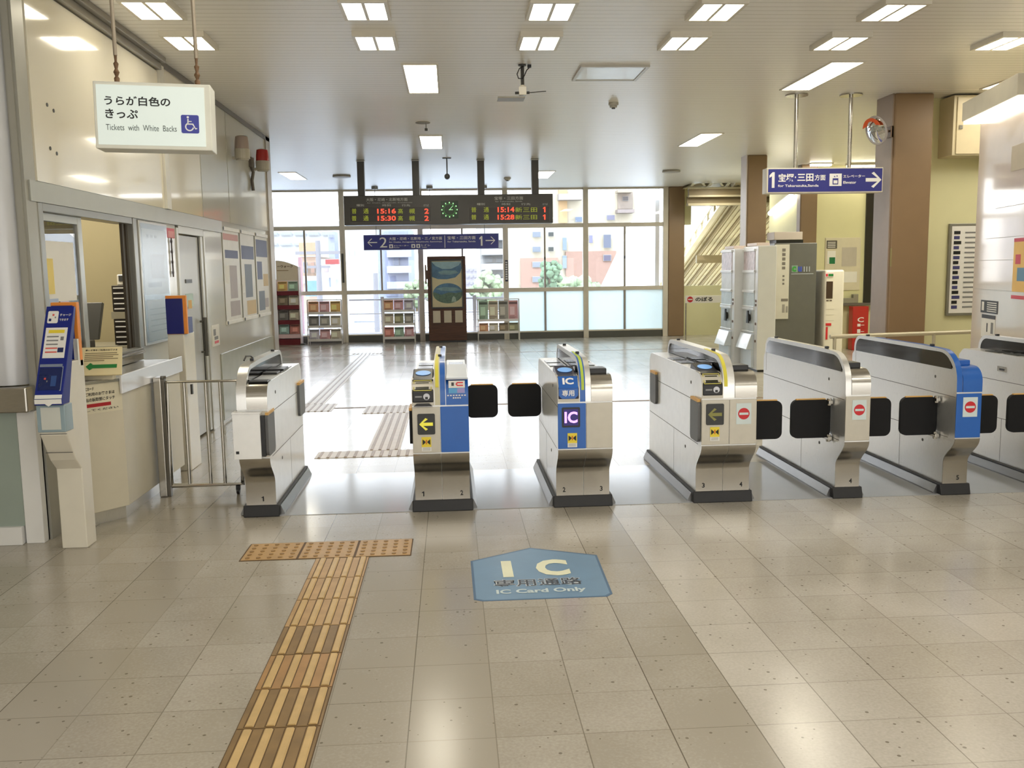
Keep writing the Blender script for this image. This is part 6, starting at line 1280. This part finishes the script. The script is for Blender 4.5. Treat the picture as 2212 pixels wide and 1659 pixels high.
# white balconied flats in the middle
bal = [(1040, 505+32*k, 1090, 519+32*k) for k in range(4)] + [(1096, 505+30*k, 1108, 518+30*k) for k in range(4)]
building('apartment_building', 'white balconied block of flats behind the poster stand', 1036, 1116, 470, 95, (230, 228, 226), 14, [(1046+26*i, 524+32*k, 1064+26*i, 535+32*k, (160, 164, 168)) for k in range(3) for i in range(2)], bal)
building('office_building', 'pale lilac distant block beside the poster stand', 1003, 1036, 572, 160, (206, 200, 214), 20, [(1006+9*i, 580+14*k, 1012+9*i, 586+14*k, (186, 180, 200)) for k in range(3) for i in range(3)])
# bluish flats and the white block at the left of the middle
building('apartment_building', 'bluish block of flats with rounded balconies', 786, 880, 486, 80, (196, 206, 232), 14, [(793, 570, 806, 588, (160, 172, 208)), (793, 600, 806, 618, (160, 172, 208)), (850, 520, 862, 536, (150, 160, 190)), (850, 556, 862, 574, (150, 160, 190))], [(836, 540+34*k, 888, 556+34*k, (214, 218, 236)) for k in range(3)], [(835, 500, 880, 640, (176, 184, 214))])
building('white_building', 'plain white block beyond the window left of the direction sign', 740, 785, 470, 55, (240, 246, 248), 10, [(748+11*i, 540+26*k, 755+11*i, 552+26*k, (220, 232, 240)) for k in range(3) for i in range(3)])
# left: striped white office, orange house, awning
building('office_building', 'white office block with grey window bands at far left', 560, 728, 478, 120, (244, 244, 246), 16, [(575+30*i, 500, 600+30*i, 509, (190, 206, 216)) for i in range(5)] + [(575+30*i, 524, 600+30*i, 531, (196, 200, 210)) for i in range(4)])
building('shop_house', 'orange-roofed house beyond the left window bay', 646, 690, 555, 60, (232, 200, 176), 8, [(656, 566, 664, 590, (150, 150, 160)), (672, 566, 680, 590, (190, 150, 130))], [(648, 596, 688, 612, (244, 244, 244))], [(648, 524, 686, 553, (240, 180, 146), 'roof')])
building('shop_house', 'white low house under the red sign at left', 690, 730, 560, 42, (240, 236, 236), 8, [(700, 576, 710, 588, (200, 180, 180)), (712, 600, 722, 620, (180, 190, 206))], [(694, 592, 730, 600, (248, 248, 248))], [(662, 606, 690, 640, (140, 176, 220), 'shutter')])
building('utility_block', 'lilac sign tower beside the white office block', 708, 722, 500, 90, (200, 204, 232), 3, [(710, 506, 720, 514, (170, 176, 214))])
r = thing('shop_sign', 'red shop sign board among the houses at left', 'sign', PY(716, 571, 36)); a, c = PY(703, 571, 36), PY(731, 560, 36); b = MB(); b.box(a.x, c.x, 36, 36.4, a.z, c.z); obj('board', b, pm('shop_red', dim((220, 100, 96), 0.34), 0.5), r); b = MB(); b.box((a.x+c.x)/2-0.08, (a.x+c.x)/2+0.08, 36.1, 36.3, -6, a.z); obj('post', b, GREYP, r)
def pole(lab, px_, ptop, Y, arms):
    q = PY(px_, ptop, Y); r = thing('utility_pole', lab, 'utility pole', (q.x, Y, -6)); b = MB(); b.tube([(q.x, Y, -6), (q.x, Y, q.z)], [0.16, 0.10], 10); obj('pole', b, pm('pole_grey', dim((190, 186, 190), 0.34), 0.6), r, smooth=True)
    if arms: b = MB(); b.box(q.x-0.9, q.x+0.9, Y-0.06, Y+0.06, q.z-0.55, q.z-0.42); b.box(q.x-0.6, q.x+0.6, Y-0.06, Y+0.06, q.z-1.1, q.z-1.0); obj('cross_arm', b, pm('pole_grey', dim((190, 186, 190), 0.34), 0.6), r)
pole('grey utility pole with cross arms beyond the left window', 686, 520, 38, True); pole('plain grey pole outside the second window bay', 811, 590, 40, False)
b = MB(); q = PY(648, 556, 30); b.box(q.x-0.05, q.x+0.05, 29.9, 30.1, -6, q.z); tag(obj('signal_mast', b, pm('mast_pink', dim((226, 176, 184), 0.34), 0.5)), 'pinkish mast just outside the left window bay', 'mast')
# trees
LEAF = [pm('leaf_pale', dim((206, 226, 178), 0.42), 0.7, 0, 0.2, 2), pm('leaf_deep', dim((150, 190, 146), 0.36), 0.7, 0, 0.25, 2)]
def tree(lab, px_, py_, Y, rad, mi, hscale=1.0):
    q = PY(px_, py_, Y); r = thing('tree', lab, 'tree', (q.x, Y, -6))
    b = MB(); b.tube([(q.x, Y, -6), (q.x, Y, q.z)], [0.16, 0.09], 8); obj('trunk', b, pm('bark', (120, 104, 84), 0.8), r)
    b = MB()
    for k in range(70):
        a, e2 = rnd.uniform(0, 6.283), rnd.uniform(-1, 1); rr = rad*(0.35+0.5*rnd.random()); cx, cy, cz = q.x+rr*math.cos(a)*math.sqrt(1-e2*e2), Y+rr*math.sin(a)*math.sqrt(1-e2*e2), q.z+rr*e2*hscale; s = rad*rnd.uniform(0.14, 0.28); vs = []; n1, n2 = 6, 9
        for i in range(n1+1):
            for j in range(n2):
                th, ph = math.pi*i/n1, 2*math.pi*j/n2; w2 = s*rnd.uniform(0.8, 1.15); vs.append((cx+w2*math.sin(th)*math.cos(ph), cy+w2*math.sin(th)*math.sin(ph), cz+w2*math.cos(th)))
        b.add(vs, [(i*n2+j, (i+1)*n2+j, (i+1)*n2+(j+1) % n2, i*n2+(j+1) % n2) for i in range(n1) for j in range(n2)])
    obj('crown', b, LEAF[mi], r, smooth=True)
tree('pale green tree in front of the white balconied flats', 1052, 622, 62, 1.3, 0); tree('slender deep green tree by the brick flats', 1189, 598, 50, 0.75, 1, 1.8); tree('pale bush-like tree at the foot of the brick flats', 1240, 632, 52, 1.6, 0, 0.5); tree('pale tree beside the bluish flats', 900, 632, 62, 1.0, 0)
